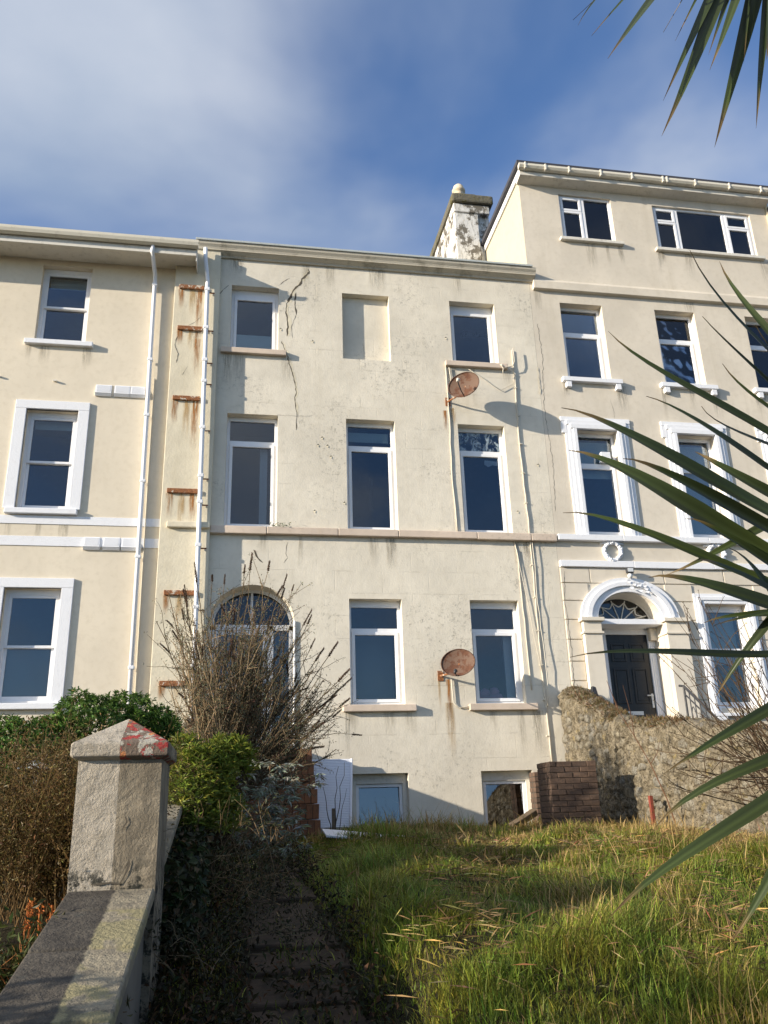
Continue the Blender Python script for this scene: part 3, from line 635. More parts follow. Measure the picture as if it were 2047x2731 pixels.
# ================================================================ RIGHT HOUSE
R = thing('terraced_house', (9, YF, 2.5), 'beige terraced house with white moulded surrounds, wreaths and a black front door', 'house', 'houses of the terrace')
RX0, RX1 = 5.953, 12.0
XW = [(6.59, 7.54), (8.755, 9.69), (10.90, 11.83)]
holes = [(a, b, 9.93, 11.75) for a, b in XW] + [(a + .02, b - .05, 6.55, 8.77) for a, b in XW] + [(6.86, 8.10, 13.42, 14.62), (9.11, 11.56, 13.36, 14.56), (8.79, 9.66, 3.25, 5.20), (10.95, 11.8, 3.25, 5.20)]
RA = (6.61, 7.89, 2.5, 4.88, .52, .42)
facade('wall', M['right'], R, RX0, RX1, 1.5, 15.0, holes, arches=[RA], reveal=.2)
interior(R, RX0 + .05, RX1 - .05, 1.5, 14.9, floors=(2.4, 6.0, 9.4, 12.6))
for i, (a, b) in enumerate(XW):
    w = window(R, a, b, 9.93, 11.75, 'transom', transom=11.1, head=.07); MB().box(a + .08, b - .08, YF + .34, YF + .36, 11.15, 11.7).build('curtain', M['drab'], w)
    if i == 1: blind(w, a + .1, b - .1, 10.55, 11.0, YF + .32)
    MB().box(a - .15, b + .20, YF - .10, YF + .16, 9.83, 9.928).build('sill', M['trim'], R, bevel=.008)
    for q in (a - .08, b + .05): MB().box(q, q + .11, YF - .085, YF + .02, 9.70, 9.828).build('sill_bracket', M['trim'], R, bevel=.006)
    w = window(R, a + .02, b - .05, 6.55, 8.77, 'transom', transom=8.08, head=.07)
    blind(w, a + .1, b - .1, 7.85 if i == 0 else 6.62, 8.65, YF + .32)
    # eared architrave in three steps
    for k, (g, d_, t) in enumerate(((.23, .03, .27), (.15, .055, .19), (.075, .075, .10))):
        lo = 6.52
        MB().box(a - g + .02, a - g + .10, YF - d_, YF + .03, lo, 8.77 + t - .1).build('architrave', M['trim'], R, bevel=.005)
        MB().box(b + g - .13, b + g - .05, YF - d_, YF + .03, lo, 8.77 + t - .1).build('architrave', M['trim'], R, bevel=.005)
        ear = .07 if k == 0 else .05
        MB().box(a - g - ear + .02, b + g + ear - .05, YF - d_ - .004, YF + .03, 8.77 + t - .1, 8.77 + t).build('architrave', M['trim'], R, bevel=.005)
    for q in (a - .28, b + .13): MB().box(q, q + .11, YF - .034, YF + .02, 8.68, 8.93).build('architrave', M['trim'], R, bevel=.005)
    MB().box(a - .02, a + .021, YF - .02, YF + .12, 6.52, 8.79).build('architrave', M['trim'], R)
MB().box(XW[0][0] + .52, XW[0][0] + .72, YF + .02, YF + .16, 8.12, 8.32).build('wall_box', M['trim'], R, bevel=.01)
def casement_row(x0, x1, z0, z1, cols):
    y = YF + .05; mb = MB(); mb.ring(x0, x1, z0, z1, .05, y, y + .08)
    for c_ in cols[1:]: mb.box(c_[0] - .04, c_[0] + .04, y - .004, y + .08, z0 + .05, z1 - .05)
    w = mb.build('window', M['white'], R, bevel=.004)
    for (a, b, split) in cols:
        a2 = a + (.05 if a == x0 else .041); b2 = b - (.05 if b == x1 else .041)
        if split:
            zt = z1 - .40
            for (c_, d) in ((zt + .005, z1 - .052), (z0 + .052, zt - .005)):
                MB().ring(a2, b2, c_, d, .05, y - .014, y + .05).build('sash', M['white'], w, bevel=.004)
                MB().box(a2 + .05, b2 - .05, y + .02, y + .026, c_ + .05, d - .05).build('pane', M['glass'], w)
        else: MB().box(a2, b2, y + .03, y + .036, z0 + .05, z1 - .05).build('pane', M['glass'], w)
    return w
w = casement_row(6.86, 8.10, 13.42, 14.62, [(6.86, 7.43, True), (7.43, 8.10, False)]); MB().box(7.75, 8.05, YF + .3, YF + .31, 13.45, 14.55).build('curtain', M['curtain'], w)
w = casement_row(9.11, 11.56, 13.36, 14.56, [(9.11, 9.70, True), (9.70, 10.90, False), (10.90, 11.56, True)]); MB().box(11.3, 11.5, YF + .3, YF + .31, 13.4, 14.5).build('curtain', M['curtain'], w)
blind(w, 9.72, 10.88, 14.3, 14.38, YF + .3); MB().box(9.7, 10.9, YF + .9, YF + .92, 13.4, 14.55).build('curtain', M['drab'], w)  # drab sheet set back in the room stands in for its lit interior
MB().box(6.77, 8.25, YF - .09, YF + .05, 13.345, 13.418).build('sill', M['grubby'], R, bevel=.006)
MB().box(9.02, 11.68, YF - .09, YF + .05, 13.285, 13.358).build('sill', M['grubby'], R, bevel=.006)
# parapet band, eaves
MB().prism_x([(YF + .02, 12.30), (YF - .05, 12.27), (YF - .09, 12.20), (YF - .09, 12.02), (YF + .02, 12.0)], 6.02, RX1).build('parapet_band', M['right'], R, bevel=.01)
MB().prism_x([(YF + .02, 14.78), (YF - .26, 14.83), (YF - .26, 15.0), (YF + .02, 15.0)], 5.90, RX1).build('fascia', M['grubby'], R)
g = MB(); yb = YF - .263
g.prism_x([(yb, 15.06), (yb - .11, 15.06), (yb - .12, 15.0), (yb - .09, 14.95), (yb - .03, 14.93), (yb, 14.94)], 5.86, RX1)
g = g.build('gutter', M['gutter'], R)
for x in (5.98, 6.45, 7.0, 7.75, 8.5, 9.25, 9.35, 10.05, 10.9, 11.7): MB().box(x, x + .03, yb - .13, yb, 14.925, 15.075).build('gutter_bracket', M['grubby'], g)
MB().box(5.84, RX1, YF - .30, YF + 8.0, 15.09, 15.19).build('roof', M['slate'], R)
# the dormer's cheek seen over the lower roof, with its white verge board
MB().box(5.956, 6.02, YF + .003, YF + 7.8, 12.3, 15.0).build('cheek_wall', M['yellow'], R)
MB().box(5.915, 5.95, YF - .24, YF + 8.0, 14.92, 15.085).build('verge_board', M['white'], R, bevel=.004)
# string course, frieze band, wreaths, lamp
def pieces(z0_, z1_, d, mat, name):
    xx = RX0 + .02
    while xx < RX1 - .05:
        x2 = min(xx + random.uniform(1.1, 2.0), RX1)
        MB().box(xx + .002, x2 - .002, YF - d, YF + .02, z0_ + random.uniform(-.006, .006), z1_ + random.uniform(-.004, .004)).build(name, M[mat], R, bevel=.008); xx = x2
pieces(6.40, 6.515, .11, 'trim', 'string_course'); pieces(5.885, 6.01, .07, 'trim', 'frieze_band')
for cx_ in (7.07, 9.22, 11.36):
    mb = MB(); K = 30
    for k in range(K):
        t = k / K * 2 * math.pi; r_ = .175
        for q in range(2):
            rr = r_ + random.uniform(-.02, .02); c0 = np.array([cx_ + rr * math.sin(t) * .95, YF - random.uniform(.025, .06), 6.21 + rr * math.cos(t)])
            mb.lathe([(0, -.035), (.028, -.02), (.034, 0), (.028, .02), (0, .035)], 7, M4=Matrix.Translation(c0) @ Matrix.Rotation(t + random.uniform(-.6, .6), 4, 'Y'))
    mb.tube([(cx_ + .17 * math.sin(t), YF - .02, 6.21 + .175 * math.cos(t)) for t in np.linspace(0, 2 * math.pi, 28)], .035, 7)
    mb.tube([(cx_ - .24, YF - .02, 6.36), (cx_ - .1, YF - .03, 6.385), (cx_ + .1, YF - .03, 6.385), (cx_ + .24, YF - .02, 6.36)], .02, 6)
    mb.build('wreath', M['trim'], R, smooth=True)
lp = MB(); lp.box(7.24, 7.38, YF - .17, YF - .10, 5.76, 5.86); lp.box(7.29, 7.33, YF - .1, YF, 5.78, 5.82)
lp = lp.build('floodlight', M['iron'], R, bevel=.006); MB().box(7.255, 7.365, YF - .176, YF - .171, 5.775, 5.845).build('pane', M['chrome'], lp)
MB().lathe([(0, -.05), (.035, -.045), (.05, 0), (.03, .04), (0, .05)], 12, M4=Matrix.Translation((7.31, YF - .12, 5.71))).build('sensor', M['chrome'], lp, smooth=True)
# rusticated ground floor: channelled courses
zs = [5.88, 5.58, 5.24, 4.88, 4.51, 4.11, 3.76, 3.40, 3.04, 2.68, 2.3]
def solid(z0_, z1_):
    zc = (z0_ + z1_) / 2; iv = [(RX0 + .012, RX1)]; cut = [(8.60, 9.88), (10.75, 12.0)] if zc < 5.46 else []
    if zc < 4.88: cut.append((6.27, 8.35))
    elif zc < 5.66:
        hw = 1.10 * .93 * math.sqrt(max(0.02, 1 - ((zc - 4.88) / .80) ** 2)) ; hw = min(hw, .90); cut.append((7.26 - hw, 7.26 + hw))
    for c0, c1 in cut:
        nv = []
        for a, b in iv:
            if c1 <= a or c0 >= b: nv.append((a, b)); continue
            if c0 > a + .03: nv.append((a, c0))
            if c1 < b - .03: nv.append((c1, b))
        iv = nv
    return iv
for z1_, z0_ in zip(zs, zs[1:]):
    for a, b in solid(z0_, z1_):
        cuts = [a] + [x for x in (6.55, 8.05, 9.30, 10.6) if a < x < b and z1_ > 5.7] + [b]
        for p, q in zip(cuts, cuts[1:]):
            MB().box(p + .008, q - .008, YF - .022, YF + .01, z0_ + .010, z1_ - .010).build('stone_course', M['right'], R, bevel=.007)
# doorway: pilasters, archivolt, fanlight, black door
for (a, b) in ((6.27, 6.62), (7.90, 8.33)):
    p = MB().box(a, b, YF - .12, YF + .40, 2.4, 4.60).build('door_pilaster', M['right_pale'], R, bevel=.008)
    MB().box(a - .03, b + .03, YF - .15, YF + .40, 4.60, 4.64).build('capital', M['right_pale'], p, bevel=.006)
    MB().box(a - .0, b + .0, YF - .125, YF + .40, 4.641, 4.83).build('capital', M['right_pale'], p, bevel=.006)
    MB().box(a - .05, b + .05, YF - .18, YF + .40, 4.831, 4.90).build('capital', M['right_pale'], p, bevel=.008)
for (ro, ri, d) in ((.98, .86, .07), (.87, .78, .10), (.79, .645, .06)):
    ra = ro * .80; rb = ri * .80; n = 32
    A_ = arch_pts(7.25, ro, ra, 4.90, n); B_ = arch_pts(7.25, ri, rb, 4.90, n); v = []
    for p, q in zip(A_, B_): v += [(p[0], YF - d, p[1]), (q[0], YF - d, q[1]), (p[0], YF + .02, p[1]), (q[0], YF + .02, q[1])]
    f = []
    for i in range(n - 1):
        a = 4 * i; b = a + 4; f += [(a, b, b + 1, a + 1), (a, a + 2, b + 2, b), (a + 1, b + 1, b + 3, a + 3)]
    MB().add(v, f).build('archivolt', M['trim'], R)
for k in range(9):   # flaking plaster on the arch crown
    t = 1.15 + .07 * k; r_ = .80 + random.uniform(-.1, .14)
    x, z = 7.25 + r_ * math.cos(t * .9) * 1.0, 4.9 + r_ * .8 * math.sin(t * .9)
    MB().add([(x - .05, YF - .105, z), (x, YF - .125, z + .05), (x + .05, YF - .11, z + .01), (x + .01, YF - .13, z - .04)], [(0, 1, 2), (0, 2, 3)]).build('paint_flake', M['trim'], R)
MB().box(6.62, 7.90, YF - .02, YF + .45, 4.80, 4.90).build('transom', M['trim'], R, bevel=.006)
yf = YF + .40
fl = MB(); n = 24; A_ = arch_pts(7.25, .64, .52, 4.90, n); B_ = arch_pts(7.25, .60, .48, 4.90, n)
fl.add([(p[0], yf, p[1]) for p in A_] + [(p[0], yf, p[1]) for p in B_], [(i, i + 1, n + i + 1, n + i) for i in range(n - 1)])
for t in np.linspace(.35, math.pi - .35, 6): fl.tube([(7.25, yf, 4.92), (7.25 + .58 * math.cos(t), yf, 4.9 + .46 * math.sin(t))], .011, 5)
tt = np.linspace(.35, math.pi - .35, 6)
for a, b in zip(tt, tt[1:]): fl.tube([(7.25 + (.50 - .10 * math.sin(k * math.pi)) * math.cos(a + (b - a) * k), yf, 4.9 + (.42 - .09 * math.sin(k * math.pi)) * math.sin(a + (b - a) * k)) for k in np.linspace(0, 1, 7)], .012, 5)
fl.lathe([(0, -.02), (.08, -.02), (.08, .02), (0, .02)], 12, M4=Matrix.Translation((7.25, yf, 4.91)) @ Matrix.Rotation(math.pi / 2, 4, 'X'))
fl = fl.build('fanlight', M['grubby'], R)
MB().add([(p[0], yf + .015, p[1]) for p in A_], [tuple(range(n))]).build('pane', M['glass'], fl)
yd = YF + .40
dfm = MB(); dfm.box(6.75, 6.905, yd - .02, yd + .10, 2.5, 4.78); dfm.box(7.755, 7.90, yd - .02, yd + .10, 2.5, 4.78); dfm.box(6.905, 7.755, yd - .02, yd + .10, 4.69, 4.80); dfm.box(6.62, 6.75, yd - .05, yd + .1, 2.5, 4.80)
for q in (7.79, 7.83, 7.87): dfm.box(q, q + .015, yd - .032, yd, 2.5, 4.55)
dfm.build('door_frame', M['trim'], R, bevel=.004)
MB().box(7.76, 7.905, yd - .14, yd - .021, 4.56, 4.79).build('corner_block', M['right_pale'], R, bevel=.006)
d = MB().box(6.906, 7.754, yd + .02, yd + .065, 2.55, 4.688).build('door', M['black'], R)
for a, b in ((6.99, 7.29), (7.37, 7.67)):
    for c_, e in ((4.18, 4.52), (3.40, 4.05), (2.66, 3.12)):
        MB().ring(a, b, c_, e, .035, yd + .004, yd + .02).build('panel_moulding', M['black'], d, bevel=.006)
        MB().box(a + .05, b - .05, yd + .010, yd + .02, c_ + .05, e - .05).build('door_panel', M['black'], d, bevel=.006)
MB().box(7.18, 7.49, yd + .006, yd + .019, 3.19, 3.26).build('letterbox', M['chrome'], d, bevel=.004)
hd = MB().box(7.685, 7.725, yd - .0, yd + .019, 3.32, 3.58).build('door_handle', M['chrome'], d, bevel=.006)
MB().tube([(7.705, yd - .04, 3.54), (7.58, yd - .045, 3.54)], .012, 8).build('lever', M['chrome'], hd)
MB().box(7.905, 7.96, YF - .02, YF + .05, 3.75, 3.92).build('bell_box', M['right_pale'], R)
MB().box(6.2, 8.5, YF - 1.2, YF + .4, 2.2, 2.52).build('doorstep', M['sill'], R, bevel=.02)
# ground-floor windows with moulded surrounds
for a, b in ((8.79, 9.66), (10.95, 11.8)):
    w = window(R, a, b, 3.25, 5.20, 'sash', y=YF + .13, head=.07, transom=4.35); blind(w, a + .1, b - .1, 4.1, 5.1, YF + .33)
    for k, (g, d_) in enumerate(((.20, .05), (.135, .075), (.07, .055))):
        for q0, q1 in ((a - g, a - g + .068), (b + g - .068, b + g)):
            MB().box(q0, q1, YF - d_, YF + .03, 3.16, 5.20 + g - .068).build('architrave', M['trim'], R, bevel=.005)
        MB().box(a - g, b + g, YF - d_, YF + .03, 5.20 + g - .067, 5.20 + g).build('architrave', M['trim'], R, bevel=.005)
    MB().box(a - .2, b + .2, YF - .10, YF + .13, 3.10, 3.155).build('sill', M['trim'], R, bevel=.008)
    MB().box(a - .12, a + .08, YF - .09, YF + .02, 2.95, 3.098).build('sill_bracket', M['trim'], R, bevel=.006)
for a, b, zt in [(q[0] - .15, q[1] + .2, 9.82) for q in XW] + [(6.77, 8.25, 13.34), (9.02, 11.68, 13.28), (6.0, 12, 12.0)]:
    for k in range(5): x = random.choice((a, b - .15, random.uniform(a, b - .2))); streak(R, x, x + random.uniform(.1, .35), zt - random.uniform(.3, .9), zt, mat='grime_run')
strip(R, [(6.05, 5.8), (6.0, 5.2), (6.03, 4.4), (6.0, 3.6)], .010, M['crack'], 'crack', y=YF - .024, wob=.012)
strip(R, [(6.05, 11.2), (6.08, 10.4), (6.0, 9.2), (6.06, 8.0), (6.0, 7.0)], .008, M['crack'], 'crack', wob=.015)
strip(R, [(7.45, 9.5), (7.5, 9.2), (7.47, 9.02)], .005, M['crack'], 'crack', wob=.008)

# next house along, only its edge shows
N = thing('terraced_house', (14, YF, 2.5), 'pink and cream house whose edge shows at the far right of the terrace', 'house', 'houses of the terrace')
facade('wall', M['pink'], N, 12.06, 17.5, 1.5, 14.6, [(13, 13.95, 9.9, 11.7), (13, 13.95, 6.5, 8.7), (13, 13.95, 3.2, 5.1)], y=YF - .04)
interior(N, 12.1, 17.4, 1.5, 14.5)
for z0_, z1_ in ((9.9, 11.7), (6.5, 8.7), (3.2, 5.1)): window(N, 13, 13.95, z0_, z1_, 'sash')
MB().box(12.002, 12.059, YF - .06, YF + .1, 1.5, 14.9).build('quoin', M['yellow'], N)
MB().box(12.02, 17.6, YF - .4, YF + 8, 14.6, 14.75).build('roof', M['slate'], N)

# ================================================================ SATELLITE DISHES
def dish(center, label, nrm, rx, ry, low_arm):
    c0 = np.array(center); t = thing('satellite_dish', (c0[0] - .25, YF, c0[2] - .2), label, 'satellite dish', 'satellite dishes on the wall')
    n_ = np.array(nrm, float); n_ /= np.linalg.norm(n_); a = np.cross((0, 0, 1.0), n_); a /= np.linalg.norm(a); b = np.cross(n_, a)
    mb = MB(); K = 36; rings = [(.0, .075), (.3, .068), (.55, .052), (.8, .026), (.95, .006), (1.0, 0.0), (1.02, -.012), (.98, -.014)]
    v = []
    for r_, dep in rings:
        for k in range(K): q = 2 * math.pi * k / K; v.append(c0 + a * rx * r_ * math.cos(q) + b * ry * r_ * math.sin(q) - n_ * dep)
    mb.add(v, [(i * K + j, i * K + (j + 1) % K, (i + 1) * K + (j + 1) % K, (i + 1) * K + j) for i in range(len(rings) - 1) for j in range(K)])
    mb.build('reflector', M['dish'], t, smooth=True)
    back = c0 - n_ * .10; foot = np.array([c0[0] - .22, YF, c0[2] - .16])
    mk = MB(); mk.tube([c0 - n_ * .07, back, back - np.array((.03, 0, .10)), foot + np.array((.06, -.14, 0)), foot + np.array((0, -.01, 0))], .019, 8); mk.box(foot[0] - .05, foot[0] + .05, YF - .012, YF, foot[2] - .09, foot[2] + .09)
    mk.build('mount', M['rust'], t)
    if low_arm: e0 = c0 - b * ry * .9; tip = c0 + n_ * .26 - b * ry * 1.15
    else: e0 = c0 - b * ry * .95; tip = c0 + n_ * .34 - b * ry * .35
    MB().tube([e0 - n_ * .02, (e0 + tip) / 2 - b * .04, tip], .011, 6).build('feed_arm', M['iron'], t)
    MB().tube([tip - b * .01, tip + b * .05 - n_ * .03, tip + b * .06 - n_ * .08], [.022, .028, .03], 10).build('feed_horn', M['grubby' if not low_arm else 'iron'], t, smooth=True)
    return t
dish((4.22, YF - .44, 9.40), 'rusty satellite dish just under the small top right window', (-.58, -.80, .06), .32, .27, False)
dish((3.78, YF - .42, 4.02), 'rusty satellite dish between the two ground floor windows', (-.42, -.86, .25), .30, .25, True)

# ================================================================ PILLAR AND LEFT GARDEN WALL
PXC = -.532
def pillar_mat(name, cap):
    m = Mat(name); co = m.coord(); sx = m.new('ShaderNodeSeparateXYZ'); t = m.new('ShaderNodeTexCoord'); m.l.new(t.outputs['Object'], sx.inputs[0])
    n = m.noise(10, 7, .72, co); nf = m.noise(45, 5, .7, co); nl = m.noise(4.5, 4, .6, co)
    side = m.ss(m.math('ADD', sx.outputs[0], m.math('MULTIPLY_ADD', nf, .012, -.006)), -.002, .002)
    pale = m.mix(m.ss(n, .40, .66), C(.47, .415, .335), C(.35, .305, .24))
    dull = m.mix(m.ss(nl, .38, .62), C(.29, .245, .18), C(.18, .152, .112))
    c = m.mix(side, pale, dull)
    if cap:
        pn = m.noise(10, 6, .66, m.coord(loc=(1.7, 2.2, 0.4))); p2 = m.noise(15, 6, .65, m.coord(loc=(7, 1, 3)))
        rd = m.mix(m.ss(p2, .50, .53), C(.17, .13, .10), C(.33, .055, .05)); rd = m.mix(m.ss(pn, .55, .57), rd, C(.40, .37, .31))
        rd = m.mix(m.ss(m.noise(10, 4, .6, m.coord(loc=(3, 8, 5))), .60, .63), rd, C(.50, .21, .09)); c = m.mix(m.math('MULTIPLY', side, m.math('LESS_THAN', sx.outputs[0], .226)), c, rd)
    lich = m.ss(m.noise(6, 8, .78, m.coord(loc=(2, 5, 1))), .52, .66, 0, .75 if cap else .5)
    c = m.mix(lich, c, C(.10, .10, .085))
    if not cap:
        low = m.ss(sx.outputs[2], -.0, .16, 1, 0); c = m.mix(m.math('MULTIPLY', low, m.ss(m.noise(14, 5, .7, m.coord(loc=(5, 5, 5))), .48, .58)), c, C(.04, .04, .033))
    h = m.math('ADD', n, m.math('MULTIPLY', nf, .4))
    m.col(c).bump(m.math('ADD', h, m.math('MULTIPLY', m.noise(90, 4, .7, co), .35)), 1, .015).rough(.92, .12); return m.m
Pl = thing('gate_pillar', (PXC, 4.62, 1.0), 'tall square gate pillar with pyramid cap, pale left half, flaking red right half', 'pillar')
PL0 = (PXC, 4.40, 1.33)
def gridbox(x0, x1, y0, y1, z0, z1, st=.025, amp=.004, seed=0, taper=0):
    r_ = np.random.default_rng(seed); mb = MB()
    def face(o, u, v_):
        o, u, v_ = map(np.array, (o, u, v_)); nu = max(1, int(np.linalg.norm(u) / st)); nv = max(1, int(np.linalg.norm(v_) / st))
        n_ = np.cross(u, v_).astype(float); n_ /= np.linalg.norm(n_); P = []
        for j in range(nv + 1):
            for i in range(nu + 1):
                e = 0 if i in (0, nu) or j in (0, nv) else 1
                P.append(o + u * (i / nu) + v_ * (j / nv) + n_ * (r_.normal() * amp * e))
        mb.add(P, [(j * (nu + 1) + i, j * (nu + 1) + i + 1, (j + 1) * (nu + 1) + i + 1, (j + 1) * (nu + 1) + i) for j in range(nv) for i in range(nu)])
    X, Y, Z = (x1 - x0, 0, 0), (0, y1 - y0, 0), (0, 0, z1 - z0)
    face((x0, y0, z0), X, Z); face((x1, y0, z0), Y, Z); face((x1, y1, z0), (-X[0], 0, 0), Z); face((x0, y1, z0), (0, -Y[1], 0), Z); face((x0, y0, z1), X, Y); face((x0, y1, z0), X, (0, -Y[1], 0))
    return mb
sh = gridbox(-.725, -.335, 4.40, 4.96, .3, 1.905, amp=.0006, seed=3)
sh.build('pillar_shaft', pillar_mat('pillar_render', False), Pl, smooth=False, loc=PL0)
cp = MB(); x0, x1, y0, y1 = -.76, -.302, 4.36, 5.0; xm, ym = PXC - .003, 4.68
prof = [(x0 + .012, y0 + .012, 1.895), (x0, y0, 1.915), (x0, y0, 1.965)]
v = [(x0 + .03, y0 + .03, 1.89), (x1 - .03, y0 + .03, 1.89), (x1 - .03, y1 - .03, 1.89), (x0 + .03, y1 - .03, 1.89), (x0, y0, 1.905), (x1, y0, 1.905), (x1, y1, 1.905), (x0, y1, 1.905), (x0, y0, 1.968), (x1, y0, 1.968), (x1, y1, 1.968), (x0, y1, 1.968), (xm, ym, 2.115)]
cp.add(v, [(3, 2, 1, 0), (0, 1, 5, 4), (1, 2, 6, 5), (2, 3, 7, 6), (3, 0, 4, 7), (4, 5, 9, 8), (5, 6, 10, 9), (6, 7, 11, 10), (7, 4, 8, 11), (8, 9, 12), (9, 10, 12), (10, 11, 12), (11, 8, 12)])
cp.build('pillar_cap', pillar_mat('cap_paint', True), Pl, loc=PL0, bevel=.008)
strip(Pl, [(-.493, 1.64), (-.485, 1.60), (-.497, 1.565)], .008, M['crack'], 'crack', y=4.395, wob=.004)
strip(Pl, [(-.493, 1.55), (-.498, 1.49)], .009, M['crack'], 'crack', y=4.395, wob=.003)
strip(Pl, [(-.62, 1.335), (-.56, 1.345), (-.50, 1.335), (-.46, 1.40), (-.46, 1.44)], .012, M['crack'], 'crack', y=4.395, wob=.006)

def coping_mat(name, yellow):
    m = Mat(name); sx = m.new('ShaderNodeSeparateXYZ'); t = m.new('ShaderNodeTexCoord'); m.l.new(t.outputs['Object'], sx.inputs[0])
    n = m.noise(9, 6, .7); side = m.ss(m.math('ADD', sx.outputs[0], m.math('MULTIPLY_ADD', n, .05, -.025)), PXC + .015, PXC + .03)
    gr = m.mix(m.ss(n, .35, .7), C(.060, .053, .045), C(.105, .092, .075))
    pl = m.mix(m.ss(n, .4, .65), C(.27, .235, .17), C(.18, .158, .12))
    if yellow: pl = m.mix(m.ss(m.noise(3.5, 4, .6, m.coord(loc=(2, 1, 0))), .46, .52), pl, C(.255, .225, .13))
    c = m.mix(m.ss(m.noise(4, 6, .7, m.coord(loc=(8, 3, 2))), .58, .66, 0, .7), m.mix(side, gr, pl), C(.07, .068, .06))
    m.col(c).bump(m.math('ADD', n, m.noise(40, 4, .7)), 1, .012).rough(.9, .15); return m.m
GW = thing('garden_wall', (PXC, 8, .3), 'rendered dividing wall with sloping stone coping running up from behind the pillar', 'wall')
def cz(y): return 1.322 + (y - 4.4) * .200
def cz2(y): return 1.29 + (y - 4.2) * .185
WM_ = stucco('old_wall_render', C(.15, .135, .11), .012, .25, .7, False, 1, .6)
def slope_box(mb, x0, x1, ya, yb, za, zb, h0, h1=None):
    """box along y whose top rises from za to zb; h0 = thickness"""
    v = [(x0, ya, za - h0), (x1, ya, za - h0), (x1, yb, zb - (h1 or h0)), (x0, yb, zb - (h1 or h0)), (x0, ya, za), (x1, ya, za), (x1, yb, zb), (x0, yb, zb)]
    return mb.add(v, [(3, 2, 1, 0), (4, 5, 6, 7), (0, 1, 5, 4), (1, 2, 6, 5), (2, 3, 7, 6), (3, 0, 4, 7)])
body = MB(); slope_box(body, -.70, -.37, .9, 4.38, cz(.9) - .061, cz(4.38) - .061, cz(.9) - .1, cz(4.38) - .1); slope_box(body, -.70, -.37, 4.98, 14.38, cz2(4.98) - .061, cz2(14.38) - .061, 1.4, 2.2)
body.build('wall_body', WM_, GW)
for ya, yb, yl in ((.9, 1.6, 0), (1.6, 2.35, 0), (2.35, 3.02, 0), (3.02, 3.64, 1), (3.64, 4.10, 1), (4.10, 4.395, 0)):
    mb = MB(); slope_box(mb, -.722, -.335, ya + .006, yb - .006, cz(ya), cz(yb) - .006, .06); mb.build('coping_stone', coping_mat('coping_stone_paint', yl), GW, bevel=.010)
y = 4.98
while y < 14.3:
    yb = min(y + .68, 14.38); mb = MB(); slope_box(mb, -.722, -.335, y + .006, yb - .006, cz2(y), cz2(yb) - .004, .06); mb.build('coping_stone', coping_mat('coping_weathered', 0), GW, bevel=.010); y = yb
strip_y = [(-.368, y_) for y_ in ()]

# ================================================================ RUBBLE WALL ON THE RIGHT
def rz(y): return float(np.interp(y, [.9, 3, 6, 7.5, 8.55, 10, 11.95, 12.6, 13.05, 13.6, 14.05, 14.3, 14.48], [.95, 1.35, 1.95, 2.17, 2.30, 2.60, 2.80, 2.98, 3.16, 3.36, 3.54, 3.62, 3.62]))
RW = thing('rubble_wall', (5.85, 8, .5), 'lichened rubble stone wall with ragged sloping top between the gardens', 'wall')
rr = np.random.default_rng(5); ys = np.arange(.9, 14.47, .05); U_ = 26
prof = []   # left face up, rounded top, right face
NV = 46; rows = []
for y in ys:
    top = rz(y) + rr.normal() * .012; b0 = .3; line = []
    for k in range(NV):
        t = k / (NV - 1)
        line.append((5.70 + .03 * math.sin(y * 2.1 + t * 5) * .5 + rr.normal() * .019, y, b0 + (top - .14 - b0) * t))
    for a in np.linspace(.5, math.pi - .5, 7): line.append((5.93 - .24 * math.cos(a) + rr.normal() * .012, y, top - .14 + .15 * math.sin(a) + rr.normal() * .012))
    line.append((6.16, y, b0)); rows.append(line)
m_ = len(rows[0]); mb = MB(); mb.add(np.array(rows).reshape(-1, 3), [(i * m_ + j, i * m_ + j + 1, (i + 1) * m_ + j + 1, (i + 1) * m_ + j) for i in range(len(rows) - 1) for j in range(m_ - 1)] + [tuple(range(m_)), tuple((len(rows) - 1) * m_ + j for j in range(m_))])
mb.build('wall_body', M['rubble'], RW)

SM = []
for q in range(7):
    bm = bmesh.new(); bmesh.ops.create_icosphere(bm, subdivisions=2, radius=1); r_ = np.random.default_rng(40 + q); k1 = r_.normal(size=(4, 3)) * 1.6; k2 = r_.normal(size=4) * 3
    for v in bm.verts:
        p = np.array(v.co); g = 1 + .13 * np.sin(k1 @ p + k2).sum() * .6 + r_.normal() * .045; p = np.sign(p) * np.abs(p) ** .72 * g; v.co = tuple(p)
    me = bpy.data.meshes.new('stone'); bm.to_mesh(me); bm.free(); me.materials.append(M['stone']); me.polygons.foreach_set('use_smooth', [True] * len(me.polygons)); SM.append(me)
zrow = 0; cnt = 0
y_ = 6.4
rows_ = []
for row in range(16):
    y_ = 6.3 + random.uniform(0, .2)
    while y_ < 14.25:
        l = random.uniform(.13, .34); top = rz(y_ + l / 2) - .16; zb_ = max(.95, float(gz(5.6, y_)) - .05); hh = random.uniform(.10, .17); z = zb_ + .03 + row * .145 + random.uniform(-.03, .03)
        if z + hh / 2 < top and random.random() < .66 and cnt < 300:
            o = bpy.data.objects.new('stone', SM[random.randrange(7)]); COL.objects.link(o); o.location = (5.712 + random.uniform(-.012, .02), y_ + l / 2, z); o.scale = (random.uniform(.035, .055), l * .46, hh * .46); o.rotation_euler = (random.uniform(-.18, .18), random.uniform(-.1, .1), random.uniform(-.06, .06)); adopt(o, RW); cnt += 1
        y_ += l + random.uniform(.02, .06)
